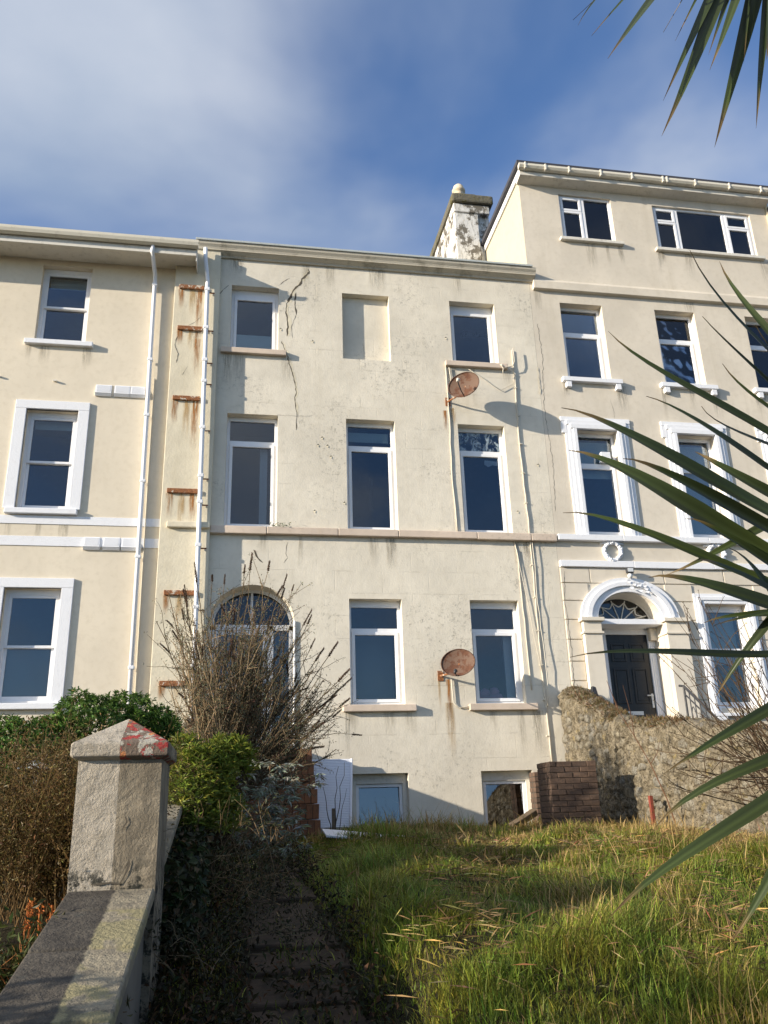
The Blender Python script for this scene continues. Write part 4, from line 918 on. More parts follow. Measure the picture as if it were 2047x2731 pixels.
# ================================================================ BRICKWORK
def brick_mesh(l, d_, h, seed, name):
    r_ = np.random.default_rng(seed); v = [(x + r_.normal() * .003, y + r_.normal() * .003, z + r_.normal() * .002) for x in (-l / 2, l / 2) for y in (-d_ / 2, d_ / 2) for z in (-h / 2, h / 2)]
    me = bpy.data.meshes.new(name); bm = bmesh.new(); vs = [bm.verts.new(p) for p in v]
    for f in ((0, 1, 3, 2), (4, 6, 7, 5), (0, 4, 5, 1), (2, 3, 7, 6), (0, 2, 6, 4), (1, 5, 7, 3)): bm.faces.new([vs[i] for i in f])
    bmesh.ops.recalc_face_normals(bm, faces=bm.faces); bmesh.ops.bevel(bm, geom=list(bm.edges), offset=.005, segments=1, affect='EDGES', profile=.5)
    bm.to_mesh(me); bm.free(); return me
BRK = {}
def brick(par, x, y, z, l, d_, h, mat, rot=0):
    key = (round(l, 2), round(d_, 2), round(h, 2), mat, random.randint(0, 2))
    if key not in BRK: BRK[key] = brick_mesh(key[0], key[1], key[2], hash(key) % 1000, 'brick'); BRK[key].materials.append(M[mat])
    o = bpy.data.objects.new('brick', BRK[key]); COL.objects.link(o); o.location = (x, y, z); o.rotation_euler.z = rot; adopt(o, par); return o
def brick_block(par, x0, x1, y0, y1, z0, z1, mat, L_=.255, hh=.076, j=.010):
    n = int(round((z1 - z0) / (hh + j))); D_ = .12
    for k in range(n):
        z = z0 + (k + .5) * (z1 - z0) / n; h = (z1 - z0) / n - j
        for face in range(4):
            if face in (0, 2):
                a, b, yy = x0, x1, (y0 + D_ / 2 if face == 0 else y1 - D_ / 2)
                x = a; st = True
                while x < b - .02:
                    l = L_ * (.5 if (st and k % 2) else 1); l = min(l, b - x - 0); st = False
                    if b - (x + l) < .05: l = b - x
                    brick(par, x + l / 2, yy + random.uniform(-.005, .005), z, max(.05, l - j), D_, h, mat, random.uniform(-.006, .006)); x += l
            else:
                xx = x1 - D_ / 2 if face == 1 else x0 + D_ / 2; a, b = y0 + D_, y1 - D_
                if b - a > .05: brick(par, xx + random.uniform(-.003, .003), (a + b) / 2, z, D_, b - a - j, h, mat)
    MB().box(x0 + .012, x1 - .012, y0 + .012, y1 - .012, z0, z1 - .012).build('mortar', M['mortar'], par)
BP = thing('brick_pier', (4.7, 11.95, 1.2), 'leaning brown brick pier standing before the low brick wall', 'pier')
p0 = at(1184, 1645, 11.72); p1 = at(1286, 1643, 11.72)
brick_block(BP, p0[0], p1[0], 11.72, 12.22, 1.18, p0[2], 'brick', .225, .066, .008)
BW = thing('brick_wall', (5.2, 14.1, 1.2), 'low brown brick wall beside the right basement window', 'wall')
q0 = at(1149, 1667, 14.1)
brick_block(BW, q0[0] + .02, 5.66, 14.08, 14.36, 1.12, q0[2], 'brick')
tag(BW, 'low brown brick wall behind the pier, beside the right basement window')

ST = thing('brick_steps', (.4, 13, 1.1), 'flight of orange soldier-brick steps climbing to the arched door', 'steps')
sy = 12.35
for k in range(7):
    z0_ = 1.14 + k * .215; y0_ = sy + k * .275; xr = 1.24 if k else 1.62
    if k == 0: xr = 1.62
    x = -.30; 
    while x < xr - .03:
        l = .098; brick(ST, x + l / 2, y0_ + .11 + random.uniform(-.006, .006), z0_ + .105, l - .011, .22, .205, 'orange_brick', random.uniform(-.02, .02)); x += l
    MB().box(-.29, xr - .012, y0_ + .012, 14.34, z0_ - .1 if k == 0 else z0_, z0_ + .20).build('mortar', M['mortar'], ST)
    if k:
        for q in range(int((14.34 - y0_ - .24) / .25)):
            brick(ST, xr - .05, y0_ + .36 + q * .25, z0_ + .105, .11, .24, .205, 'orange_brick')

# ================================================================ LOOSE THINGS IN THE GARDEN
def ribbed_panel(mb, O, U, V, n, ribs_along_u=True):
    """sheet spanned by U (across) and V (up) with n square ribs"""
    O, U, V = map(np.array, (O, U, V)); Nn = np.cross(U, V).astype(float); Nn /= np.linalg.norm(Nn)
    f = lambda u, v, d: O + U * u + V * v + Nn * d
    mb.add([f(u, v, d) for d in (0, -.012) for v in (0, 1) for u in (0, 1)], [(0, 1, 3, 2), (4, 6, 7, 5), (0, 4, 5, 1), (1, 5, 7, 3), (3, 7, 6, 2), (2, 6, 4, 0)])
    for k in range(n):
        a, b = (k + .15) / n, (k + .8) / n
        P = [f(.0, a, .0005), f(1, a, .0005), f(1, b, .0005), f(0, b, .0005)]; Q = [p + Nn * .011 for p in P]
        mb.add(P + Q, [(4, 5, 6, 7), (0, 1, 5, 4), (1, 2, 6, 5), (2, 3, 7, 6), (3, 0, 4, 7)])
    return mb
a0 = at(666, 1772, 13.9); a1 = at(757, 1800, 13.9); a2 = at(673, 1641, 14.36); a3 = at(759, 1651, 14.36)
t = thing('ribbed_panel', tuple(a0), 'white ribbed plastic panel leaning upright against the house wall', 'panel', 'white ribbed panels')
ribbed_panel(MB(), a0 + (0, 0, -.12), (a1 - a0) * (1, 0, 0), (a2 - a0) + (0, 0, .12), 42).build('sheet', M['ribbed'], t)
MB().tube([a0 + (.0, -.012, -.1), a2 + (0, -.012, 0)], .014, 6).build('edge_strip', M['ribbed'], t); e = (a1 - a0) * (1, 0, 0); MB().tube([a0 + e + (0, -.012, -.1), a2 + e + (0, -.012, 0)], .02, 6).build('edge_strip', M['ribbed'], t)
b0 = at(702, 1806, 11.0); b1 = at(892, 1822, 10.9)
t = thing('ribbed_panel', tuple(b0), 'white ribbed plastic panel lying flat in the grass', 'panel', 'white ribbed panels')
bU = np.array((0, .50, .07)); bV = (b1 - b0)
ribbed_panel(MB(), b0 + (0, -.1, 0), -bU * -1, bV, 40).build('sheet', M['ribbed'], t)
# short stake, red post, timber
t = tag(MB().box(.0, .04, 0, .04, 0, .62).build('wooden_stake', M['timber']), 'thin grey stake standing before the leaning white panel', 'stake'); p = at(886 / 1.2347, 2275 / 1.2347, 11.6); t.location = (p[0], p[1], p[2] - .08)
p = at(1463, 1790, 11.0); t = MB().box(5.45, 5.50, 11.0, 11.05, 1.05, p[2] + .42).build('metal_post', M['redpaint'], bevel=.006); tag(t, 'rusty red angle iron post beside the rubble wall', 'post')
p = at(1130, 1770, 13.6)
mb = MB(); mb.box(-.26, .26, -.06, .06, -.05, .05); t = mb.build('timber_offcut', M['timber'], bevel=.012); t.location = tuple(p); t.rotation_euler = (.2, -.42, .3); tag(t, 'rotten timber offcut propped below the right basement window', 'timber')
t = thing('cushion', (4.45, YF + .45, 3.43), 'pink plush cushion on the sill inside the right ground floor window', 'cushion')
mb = MB()
for k in range(9): mb.lathe([(0, -.09), (.07, -.06), (.1, 0), (.07, .06), (0, .09)], 10, M4=Matrix.Translation((4.36 + random.uniform(0, .42), YF + .42 + random.uniform(-.03, .05), 3.5 + random.uniform(0, .14))))
mb.build('plush', M['plush'], t, smooth=True)
# iron handrail at the right-hand door
h0 = at(1476, 1482, 13.2); h1 = at(1552, 1556, 12.3)
HR = thing('handrail', (h0[0], h0[1], h0[2] - 1), 'dark wrought iron handrail beside the steps of the black door', 'railing')
mb = MB(); mb.tube([h0 + (-.02, .1, .02), h0, h1, h1 + (h1 - h0) * .9], .022, 6); mb.tube([h0 + (0, 0, -.13), h1 + (0, 0, -.13), h1 + (h1 - h0) * .9 + (0, 0, -.13)], .012, 6); mb.build('rail', M['iron'], HR)
for k in range(13):
    p = h0 + (h1 - h0) * 1.9 * k / 12
    MB().tube([p, p + (0, 0, -.95)], .011 if k else .022, 6).build('baluster', M['iron'], HR)
    if k < 12 and k % 2: MB().tube([p + np.array((0, 0, -.35)) + (h1 - h0) * 1.9 / 12 * s + np.array((0, 0, .14 * math.sin(math.pi * s))) for s in np.linspace(0, 1, 7)], .008, 5).build('scroll', M['iron'], HR)
p = at(1285, 1492, 13.9); t = MB().add([(-.1, 0, -.35), (.11, 0, -.35), (.11, .1, -.35), (-.1, .1, -.35), (-.03, 0, .08), (.02, 0, .06), (.02, .1, .06), (-.03, .1, .08)], [(3, 2, 1, 0), (4, 5, 6, 7), (0, 1, 5, 4), (1, 2, 6, 5), (2, 3, 7, 6), (3, 0, 4, 7)]).build('slate_shard', M['iron']); t.location = tuple(p); tag(t, 'dark pointed slate shard standing on top of the rubble wall', 'slate')

# ================================================================ PLANTS
def leaves(mb, P, D, Nn, ln, wd, col, fold=.25):
    """each leaf: base, two edges, tip, folded along its rib"""
    P = np.asarray(P); D = D / (np.linalg.norm(D, axis=1)[:, None] + 1e-9); S = np.cross(D, Nn); S /= np.linalg.norm(S, axis=1)[:, None] + 1e-9; U = np.cross(S, D)
    ln = np.asarray(ln)[:, None]; wd = np.asarray(wd)[:, None]; mid = P + D * ln * .5
    v = np.stack([P, mid + S * wd / 2 + U * wd * fold, P + D * ln - U * ln * .08, mid - S * wd / 2 + U * wd * fold], 1)
    n = len(P); f = (np.arange(n)[:, None] * 4 + np.array([0, 1, 2, 3])[None]).tolist()
    f2 = [t_ for q in f for t_ in ((q[0], q[1], q[2]), (q[0], q[2], q[3]))]
    mb.add(v.reshape(-1, 3), f2, 0, np.repeat(np.asarray(col), 4, 0)); return mb
def jitcol(base, n, amt=.25, alt=None, p=.0):
    c = np.array(base)[None] * (1 + RNG.normal(0, amt, (n, 1))); c = c * (1 + RNG.normal(0, amt * .35, (n, 3)))
    if alt is not None: k = RNG.random(n) < p; c[k] = np.array(alt)[None] * (1 + RNG.normal(0, .2, (k.sum(), 1)))
    return np.clip(c, .004, .9)
def unit(n): d = RNG.normal(size=(n, 3)); return d / np.linalg.norm(d, axis=1)[:, None]
def wander(p, d, ln, n=6, jit=.12, lift=0.0):
    P = [np.array(p)]; d = np.array(d, float); d /= np.linalg.norm(d)
    for i in range(n):
        d = d + RNG.normal(0, jit, 3) + np.array((0, 0, lift)); d /= np.linalg.norm(d); P.append(P[-1] + d * ln / n)
    return np.array(P)

def shrub(name, label, cat, blobs, n_ros, per, ll, lw, base, alt=None, altp=0, stemc=(.09, .06, .035), flow=None, deep=.45, lift=.7):
    """rounded shrub: rosettes of leaves through the outer part of several overlapping ellipsoids"""
    c0 = blobs[0][0]; t = thing(name, (c0[0], c0[1], float(gz(c0[0], c0[1]))), label, cat)
    P = []; Nn = []; wts = np.array([b[1][0] * b[1][2] for b in blobs]); wts = wts / wts.sum()
    for b, w_ in zip(blobs, wts):
        n = int(n_ros * w_); d = unit(n); d[:, 2] = np.where(d[:, 2] < -.35, -d[:, 2], d[:, 2]); r_ = 1 - RNG.random(n) ** 2 * deep
        lump = 1 + .10 * np.sin(d[:, 0] * 7 + d[:, 2] * 5) + .08 * np.sin(d[:, 1] * 9 - d[:, 2] * 8)
        P.append(np.array(b[0]) + d * np.array(b[1]) * (r_ * lump)[:, None]); Nn.append(d)
    P = np.concatenate(P); Nn = np.concatenate(Nn); n = len(P)
    up = Nn * .7 + np.array((0, 0, lift)) + RNG.normal(0, .25, (n, 3)); up /= np.linalg.norm(up, axis=1)[:, None]
    k = np.repeat(np.arange(n), per); side = unit(n * per); side -= up[k] * (side * up[k]).sum(1)[:, None]; side /= np.linalg.norm(side, axis=1)[:, None]
    el = RNG.uniform(.15, 1.1, n * per)[:, None]; D = up[k] * el + side
    mb = MB(); q = P[k] + up[k] * RNG.uniform(-.6, .3, (n * per, 1)) * ll
    tone = np.repeat(np.exp(RNG.normal(0, .22, n)), per)[:, None]
    leaves(mb, q, D, up[k], ll * RNG.uniform(.7, 1.2, n * per), lw * RNG.uniform(.8, 1.2, n * per), jitcol(base, n * per, .18, alt, altp) * tone)
    tag(mb.build('foliage', M['leaf'], t), kind='stuff')
    st = MB()
    for b in blobs:
        for i in range(22):
            d = unit(1)[0]; e = np.array(b[0]) + d * np.array(b[1]) * RNG.uniform(.55, .95); g0 = np.array((b[0][0] + RNG.normal(0, .08), b[0][1] + RNG.normal(0, .08), min(b[0][2] - b[1][2] * .9, e[2] - .05)))
            m1 = (g0 + e) / 2 + RNG.normal(0, .06, 3); st.tube([g0, m1, e], [.012, .008, .004], 4, c=stemc)
    tag(st.build('stems', M['twig'], t), kind='stuff')
    return t

shrub('added_shade_hedge', 'unseen street hedge added left of the view to shade the near end of the coping', 'hedge', [((-2.45, 2.15, 1.15), (.62, .72, 1.25))] + [((-2.6 - 1.0 * i, 1.45, 1.25), (.75, .5, 1.15)) for i in range(4)], 2600, 8, .05, .024, (.05, .09, .02), (.09, .12, .03), .2)  # hedge added out of view so its shadow falls on the near coping
# --- evergreen hebe behind the pillar
c1 = at(215, 1625, 7.4); c2 = at(60, 1665, 7.2); c3_ = at(310, 1625, 7.6); c4_ = at(365, 1605, 7.9)
shrub('evergreen_shrub', 'glossy dark green rounded evergreen shrub behind the gate pillar', 'shrub',
      [(c1, (.58, .5, .47)), (c2, (.55, .5, .40)), (c3_, (.30, .35, .36)), (c4_, (.10, .2, .18)), (at(-60, 1720, 7.2), (.45, .5, .5))], 5600, 9, .040, .014, (.07, .135, .024), (.16, .24, .05), .22)
# small pale stone ornament in the bush
p = at(78, 1660, 5.4)
# --- brown twiggy shrub left of the pillar
def twiggy(name, label, cat, base, spread, n, ln, r0, col, leafcol=None, nleaf=0, ls=.03, lift=.05, sub=4, jit=.14, dirf=None, mat='twig', part='branches', tilt=.6):
    t = thing(name, tuple(base), label, cat); mb = MB(); tips = []; nodes = []
    for i in range(n):
        a = RNG.uniform(0, 2 * math.pi); e = RNG.random() ** .6 * tilt
        d = np.array((math.cos(a) * e * spread[0], math.sin(a) * e * spread[1], 1.0)) if dirf is None else dirf(i)
        b = np.array(base) + np.array((RNG.normal(0, .5) * spread[2], RNG.normal(0, .5) * spread[2], 0))
        L_ = ln * RNG.uniform(.6, 1.05); P = wander(b, d, L_, 7, jit, lift); cc = np.array(col) * RNG.uniform(.6, 1.35)
        mb.tube(P, np.linspace(r0, r0 * .3, len(P)), 4, c=cc, cap=False); tips.append((P[-1], P[-1] - P[-2])); nodes += list(P[2:])
        for k in range(sub):
            j = RNG.integers(2, len(P) - 1); dd = (P[j] - P[j - 1]); dd /= np.linalg.norm(dd); dd = dd + RNG.normal(0, .55, 3); dd[2] += .25
            Q = wander(P[j], dd, L_ * RNG.uniform(.15, .4), 4, jit, lift); mb.tube(Q, np.linspace(r0 * .5, r0 * .2, len(Q)), 3, c=cc * RNG.uniform(.8, 1.2), cap=False); tips.append((Q[-1], Q[-1] - Q[-2])); nodes += list(Q[1:])
    o = mb.build(part, M[mat], t); tag(o, kind='stuff')
    if nleaf:
        nodes = np.array(nodes); k = RNG.integers(0, len(nodes), nleaf); P = nodes[k] + RNG.normal(0, .03, (nleaf, 3)); lm = MB()
        leaves(lm, P, unit(nleaf) + np.array((0, 0, .2)), unit(nleaf), ls * RNG.uniform(.6, 1.3, nleaf), ls * .34 * RNG.uniform(.7, 1.3, nleaf), jitcol(leafcol, nleaf, .3)); tag(lm.build('foliage', M['leaf'], t), kind='stuff')
    return t, tips
b = at(95, 1960, 5.3); b[2] = float(gz(b[0], b[1])) + .1
twiggy('dry_shrub', 'dense brown twiggy shrub left of the gate pillar', 'shrub', b, (1.0, .8, .42), 300, .95, .0032, (.125, .08, .035), (.135, .095, .034), 42000, .024, lift=.02, sub=6, jit=.17, tilt=.5)
b = at(20, 2080, 4.3); b[2] = float(gz(b[0], b[1])) - .02
twiggy('dead_fern', 'low orange and green dying fern beside the sloping coping', 'fern', b, (1.2, 1.0, .35), 70, .42, .004, (.26, .11, .04), (.055, .065, .020), 2600, .045, lift=-.03, sub=4, tilt=.8)
mb = MB(); t = thing('dock_stalks', tuple(at(60, 1985, 4.6)), 'rust orange dead dock seed stalks above the fern', 'weed')
for (px_, py_) in ((62, 1950), (70, 1940), (88, 1950), (112, 1955), (140, 1945), (135, 1965), (120, 1975)):
    p = at(px_, py_, 4.75); mb.tube([p + (RNG.normal(0, .03), .02, -.35), p + (0, 0, -.1), p], [.004, .010, .006], 5, c=(.30, .10, .03))
    n = 60; k = RNG.random(n); leaves(mb, p + np.array((0, 0, -.14)) * k[:, None] + RNG.normal(0, .008, (n, 3)), unit(n), unit(n), np.full(n, .014), np.full(n, .010), jitcol((.36, .13, .035), n, .3))
mb.build('stalks', M['twig'], t)
p = at(78, 1662, 5.6); t = thing('stone_finial', tuple(p), 'small grey stone bird table roof poking out of the dry shrub', 'bird table')
MB().add([(-.1, -.1, 0), (.1, -.1, 0), (.1, .1, 0), (-.1, .1, 0), (0, 0, .07), (0, 0, .07)], [(0, 1, 4), (1, 2, 4), (2, 3, 4), (3, 0, 4), (3, 2, 1, 0)]).build('roof', M['lead'], t, loc=(0, 0, 0)).location = tuple(p - np.array((p[0], p[1], p[2])) + 0)
for o in t.children: o.matrix_parent_inverse = Matrix.Identity(4); o.location = (0, 0, 0)
o = MB().box(-.02, .02, -.02, .02, -.5, 0).build('post', M['lead']); o.parent = t

# --- butterfly bush in front of the arched door
BB = np.array(at(470, 1740, 10.9))
t = thing('butterfly_bush', tuple(BB), 'tall leggy butterfly bush with brown dead flower spikes in front of the arched door', 'shrub')
mb = MB(); nodes = []; tips = []
def bstem(b, d, ln, r0, n=9, jit=.06, lift=.0):
    P = wander(b, d, ln, n, jit, lift); cc = np.array((.215, .145, .075)) * RNG.uniform(.55, 1.3)
    mb.tube(P, np.linspace(r0, r0 * .28, len(P)), 5, c=cc, cap=False); return P, cc
main_targets = [(400, 1290), (425, 1255), (455, 1250), (480, 1255), (520, 1240), (545, 1230), (575, 1235), (600, 1260), (625, 1290), (650, 1330), (655, 1350), (668, 1395), (690, 1420), (740, 1475), (735, 1482), (700, 1545), (720, 1560), (700, 1420), (630, 1340), (590, 1280),
                (380, 1330), (365, 1290), (385, 1400), (395, 1450), (375, 1480), (420, 1340), (440, 1300), (560, 1260), (610, 1300), (560, 1330), (500, 1290), (470, 1320), (640, 1400), (675, 1470), (690, 1500), (655, 1545), (650, 1600), (600, 1470), (585, 1480), (700, 1640), (640, 1570)]
spikes = []
for (px_, py_) in main_targets:
    for rep in range(5):
        e = at(px_ + RNG.normal(0, 10), py_ + RNG.normal(0, 12), 10.9 + RNG.uniform(-.7, .9)); b = BB + np.array((RNG.normal(0, .14), RNG.normal(0, .18), 0))
        if rep: e = b + (e - b) * RNG.uniform(.6, .92) + RNG.normal(0, .1, 3)
        m1 = b * .5 + e * .5 + np.array((RNG.normal(0, .07), RNG.normal(0, .1), RNG.uniform(-.12, .04))); s_ = np.linspace(0, 1, 10)[:, None]
        P = b * (1 - s_) ** 2 + m1 * 2 * s_ * (1 - s_) + e * s_ ** 2 + RNG.normal(0, .012, (10, 3)); cc = np.array((.27, .195, .115)) * RNG.uniform(.55, 1.3) * (.5 if px_ > 585 or py_ < 1300 else 1.0)
        mb.tube(P, np.linspace(.0075, .0048, 10), 4, c=cc, cap=False); nodes += list(P[3:])
        if rep < 1 or RNG.random() < .25: spikes.append((P[-1], P[-1] - P[-4] + np.array((0, 0, .02))))
        for k in range(10):
            j = RNG.integers(2, 9); dd = P[j] - P[j - 1]; dd /= np.linalg.norm(dd); dd = dd + RNG.normal(0, .5, 3); Q = wander(P[j], dd, RNG.uniform(.2, .6), 5, .14, .02)
            mb.tube(Q, np.linspace(.0045, .0022, len(Q)), 4, c=cc * RNG.uniform(.7, 1.2), cap=False); nodes += list(Q[1:])
            if RNG.random() < .10: spikes.append((Q[-1], Q[-1] - Q[-2]))
tag(mb.build('stems', M['twig'], t), kind='stuff')
nodes = np.array(nodes); n = 42000; k = RNG.integers(0, len(nodes), n); lm = MB()
leaves(lm, nodes[k] + RNG.normal(0, .02, (n, 3)), unit(n) + np.array((0, 0, .3)), unit(n), RNG.uniform(.018, .045, n), RNG.uniform(.006, .013, n), jitcol((.20, .155, .095), n, .35, (.12, .14, .085), .4)); tag(lm.build('foliage', M['leaf'], t), kind='stuff')
sm = MB(); n = 170; k = np.linspace(0, 1, n); ang = RNG.uniform(0, 6.28, n); rad = .013 * (1 - k * .75)
leaves(sm, np.stack([np.cos(ang) * rad * .5, np.sin(ang) * rad * .5, k * .26], 1), np.stack([np.cos(ang), np.sin(ang), np.full(n, .8)], 1), unit(n), np.full(n, .017), np.full(n, .010), jitcol((.115, .075, .05), n, .35))
sm.tube([(0, 0, 0), (0, 0, .26)], [.009, .003], 5, c=(.07, .045, .03))
sp0 = None
for P_, D_ in spikes[:115]:
    if sp0 is None: o = sm.build('seed_head', M['twig']); sp0 = o
    else: o = sp0.copy(); COL.objects.link(o)
    o.location = tuple(P_); o.rotation_mode = 'QUATERNION'; o.rotation_quaternion = Vector(D_).to_track_quat('Z', 'Y'); o.scale = (RNG.uniform(.7, 1.1),) * 2 + (RNG.uniform(.4, .95),); adopt(o, t)
# --- bright green shrub and grey-leaved sucker in front of it
shrub('green_shrub', 'bright yellow-green leafy shrub right of the gate pillar', 'shrub', [(at(430, 1700, 6.9), (.24, .3, .30)), (at(490, 1655, 7.2), (.20, .3, .22)), (at(410, 1770, 6.7), (.20, .3, .28)), (at(395, 1640, 7.0), (.13, .2, .17)), (at(465, 1770, 6.9), (.20, .28, .22))], 1500, 8, .07, .013, (.15, .19, .028), (.26, .24, .04), .2, lift=.9)
b = at(470, 1850, 9.5); t = thing('silver_leaved_sapling', tuple(b), 'sprawling sapling with silvery grey leaves in front of the brick steps', 'shrub'); mb = MB(); lm = MB(); nodes = []
for (x, y) in ((480, 1660), (500, 1690), (525, 1640), (555, 1650), (590, 1680), (610, 1720), (640, 1690), (600, 1775), (560, 1805), (650, 1805), (640, 1765), (520, 1740), (560, 1720), (470, 1720), (690, 1690), (690, 1675), (510, 1800), (620, 1830)):
    e = at(x, y, 9.5 + RNG.uniform(-.5, .6)); b_ = b + RNG.normal(0, .06, 3); s_ = np.linspace(0, 1, 8)[:, None]; m1 = (b_ + e) / 2 + RNG.normal(0, .08, 3); P = b_ * (1 - s_) ** 2 + 2 * m1 * s_ * (1 - s_) + e * s_ ** 2
    mb.tube(P, np.linspace(.009, .003, 8), 5, c=(.22, .18, .10), cap=False); nodes += [P[4], P[5], P[6], P[7], P[7]]
    for k in range(3):
        Q = wander(P[RNG.integers(3, 8)], unit(1)[0] + (.3, 0, .4), RNG.uniform(.15, .35), 4, .15); mb.tube(Q, np.linspace(.004, .002, 5), 4, c=(.2, .16, .1), cap=False); nodes += [Q[2], Q[4], Q[4]]
tag(mb.build('stems', M['twig'], t), kind='stuff'); nodes = np.array(nodes); n = 3000; k = RNG.integers(0, len(nodes), n); d = unit(n); d[:, 2] = -np.abs(d[:, 2]) * .5 + .1
leaves(lm, nodes[k] + RNG.normal(0, .015, (n, 3)), d, unit(n) * .4 + np.array((0, 0, 1.0)), RNG.uniform(.05, .11, n), RNG.uniform(.016, .028, n), jitcol((.33, .35, .29), n, .22, (.17, .09, .045), .08)); tag(lm.build('foliage', M['leaf'], t), kind='stuff')
# the dividing wall's garden side is overgrown
n = 9000; y = RNG.uniform(5.0, 10.5, n); h = RNG.random(n) ** 1.4; z = gz(0, y) + h * (1.29 + (y - 4.2) * .185 - .12 - gz(0, y)); mb = MB(); iv = thing('ivy', (-.34, 8, .5), 'dark ivy hanging over the garden side of the dividing wall', 'ivy')
leaves(mb, np.stack([-.36 + RNG.random(n) ** 2 * .22, y, z], 1), unit(n) + np.array((.2, -.2, -.6)), unit(n) * .6 + np.array((1.0, -.3, .3)), RNG.uniform(.04, .085, n), RNG.uniform(.03, .055, n), jitcol((.030, .040, .016), n, .35, (.09, .06, .03), .15))
tag(mb.build('foliage', M['leaf'], iv), kind='stuff')
# grey stems down the bank at left
b = np.array((-.1, 6.6, float(gz(-.1, 6.6))))
twiggy('bramble', 'tangle of bare brown bramble stems on the shaded bank', 'bramble', b, (1.2, 1.2, .5), 60, .9, .005, (.16, .11, .06), (.05, .055, .02), 1500, .04, lift=-.06, sub=4, jit=.22, tilt=1.0)
b = np.array((0.0, 5.2, float(gz(0, 5.2)))); t_, _ = twiggy('bramble', 'sparse dry bramble stems trailing over the lower path', 'bramble', b, (1.5, 1.3, .7), 45, .6, .0032, (.13, .10, .06), (.035, .035, .018), 2500, .028, lift=-.12, sub=4, jit=.25, tilt=1.2)
# --- twigs before the leaning panel
t = thing('withered_weed', tuple(at(835 / 1.2347 + 10, 2230 / 1.2347, 12.6)), 'three thin dark dead stems in front of the leaning white panel', 'weed'); mb = MB()
for e, s0 in (((748, 1648), (722, 1800)), ((727, 1655), (725, 1800)), ((698, 1700), (716, 1800)), ((745, 1705), (728, 1805))):
    p0_, p1_ = at(*s0, 12.6), at(*e, 12.6 + RNG.uniform(-.2, .3)); P = p0_ + (p1_ - p0_) * np.linspace(0, 1, 7)[:, None] + RNG.normal(0, .015, (7, 3)); mb.tube(P, np.linspace(.008, .003, 7), 4, c=(.05, .04, .03))
mb.build('stems', M['twig'], t)
# --- sapling before the rubble wall
t = thing('sapling', tuple(at(1465, 1795, 10.6)), 'single bare brown sapling arching in front of the rubble wall', 'sapling'); mb = MB()
P = np.array([at(x, y, 10.6) for x, y in ((1466, 1800), (1440, 1725), (1405, 1650), (1370, 1590), (1335, 1535), (1310, 1470))]); mb.tube(P, np.linspace(.009, .003, 6), 5, c=(.16, .085, .05))
for i, (x, y) in ((3, (1345, 1480)), (4, (1322, 1500)), (2, (1425, 1600))): q = at(x, y, 10.5); mb.tube([P[i], (P[i] + q) / 2 + (.02, 0, -.02), q], [.005, .004, .002], 4, c=(.13, .07, .045))
mb.build('stems', M['twig'], t)
# --- bare bush at the right edge
b = at(1740, 1700, 6.4); t = thing('bare_bush', tuple(b), 'bare dark twiggy bush at the right edge in front of the rubble wall', 'shrub'); mb = MB(); bud = []
for i in range(70):
    e = at(RNG.uniform(1440, 1660), RNG.uniform(1290, 1720), 6.4 + RNG.uniform(-.7, .6)); b_ = b + np.array((RNG.normal(0, .12), RNG.normal(0, .2), RNG.uniform(-.3, .25)))
    if e[0] > b_[0] - .15: continue
    m1 = (b_ + e) / 2 + np.array((0, 0, RNG.uniform(-.15, .05))); s_ = np.linspace(0, 1, 9)[:, None]; P = b_ * (1 - s_) ** 2 + m1 * 2 * s_ * (1 - s_) + e * s_ ** 2 + RNG.normal(0, .006, (9, 3)); cc = np.array((.075, .05, .03)) * RNG.uniform(.6, 1.5)
    mb.tube(P, np.linspace(.0065, .002, 9), 4, c=cc, cap=False); bud += list(P[3:])
    for k in range(3):
        j = RNG.integers(3, 8); dd = P[j] - P[j - 1]; dd /= np.linalg.norm(dd); Q = wander(P[j], dd + RNG.normal(0, .4, 3), RNG.uniform(.15, .4), 5, .1, .02); mb.tube(Q, np.linspace(.0035, .0018, len(Q)), 4, c=cc, cap=False); bud += list(Q[1:])
bud = np.array(bud); n = 1100; k = RNG.integers(0, len(bud), n); leaves(mb, bud[k] + RNG.normal(0, .003, (n, 3)), unit(n), unit(n), np.full(n, .014), np.full(n, .009), jitcol((.06, .04, .025), n, .3))
tag(mb.build('branches', M['twig'], t), kind='stuff')
# --- weed rooted on the string course
t = thing('wall_weed', (.72, YF - .08, 6.52), 'small green weed sprouting from the string course under a window', 'weed'); mb = MB(); n = 60
P = np.array((.72, YF - .08, 6.54)) + RNG.normal(0, 1, (n, 3)) * (.13, .02, .05); P[:, 2] = np.abs(P[:, 2] - 6.52) + 6.52; leaves(mb, P, unit(n), unit(n), RNG.uniform(.03, .07, n), RNG.uniform(.01, .02, n), jitcol((.12, .14, .06), n, .3)); mb.build('foliage', M['leaf'], t)

n = 16000; y = RNG.uniform(6.2, 14.3, n); u = RNG.random(n); dens = np.clip(.25 + .75 * np.sin(y * 2.1) * np.sin(y * .9 + 1) + .9 * (y > 12.4), 0, 1); k = RNG.random(n) < dens; y, u = y[k], u[k]; n = len(y); tz = np.array([rz(q) for q in y]); mb = MB()
P = np.stack([5.70 + .42 * u, y, tz - .10 + .10 * np.sin(np.pi * u)], 1); leaves(mb, P, unit(n) * .8 + np.array((-.15, 0, .5)), unit(n), RNG.uniform(.03, .11, n), RNG.uniform(.004, .012, n), jitcol((.20, .135, .07), n, .35, (.10, .085, .035), .35))
tag(mb.build('dry_moss', M['leaf'], RW), kind='stuff')

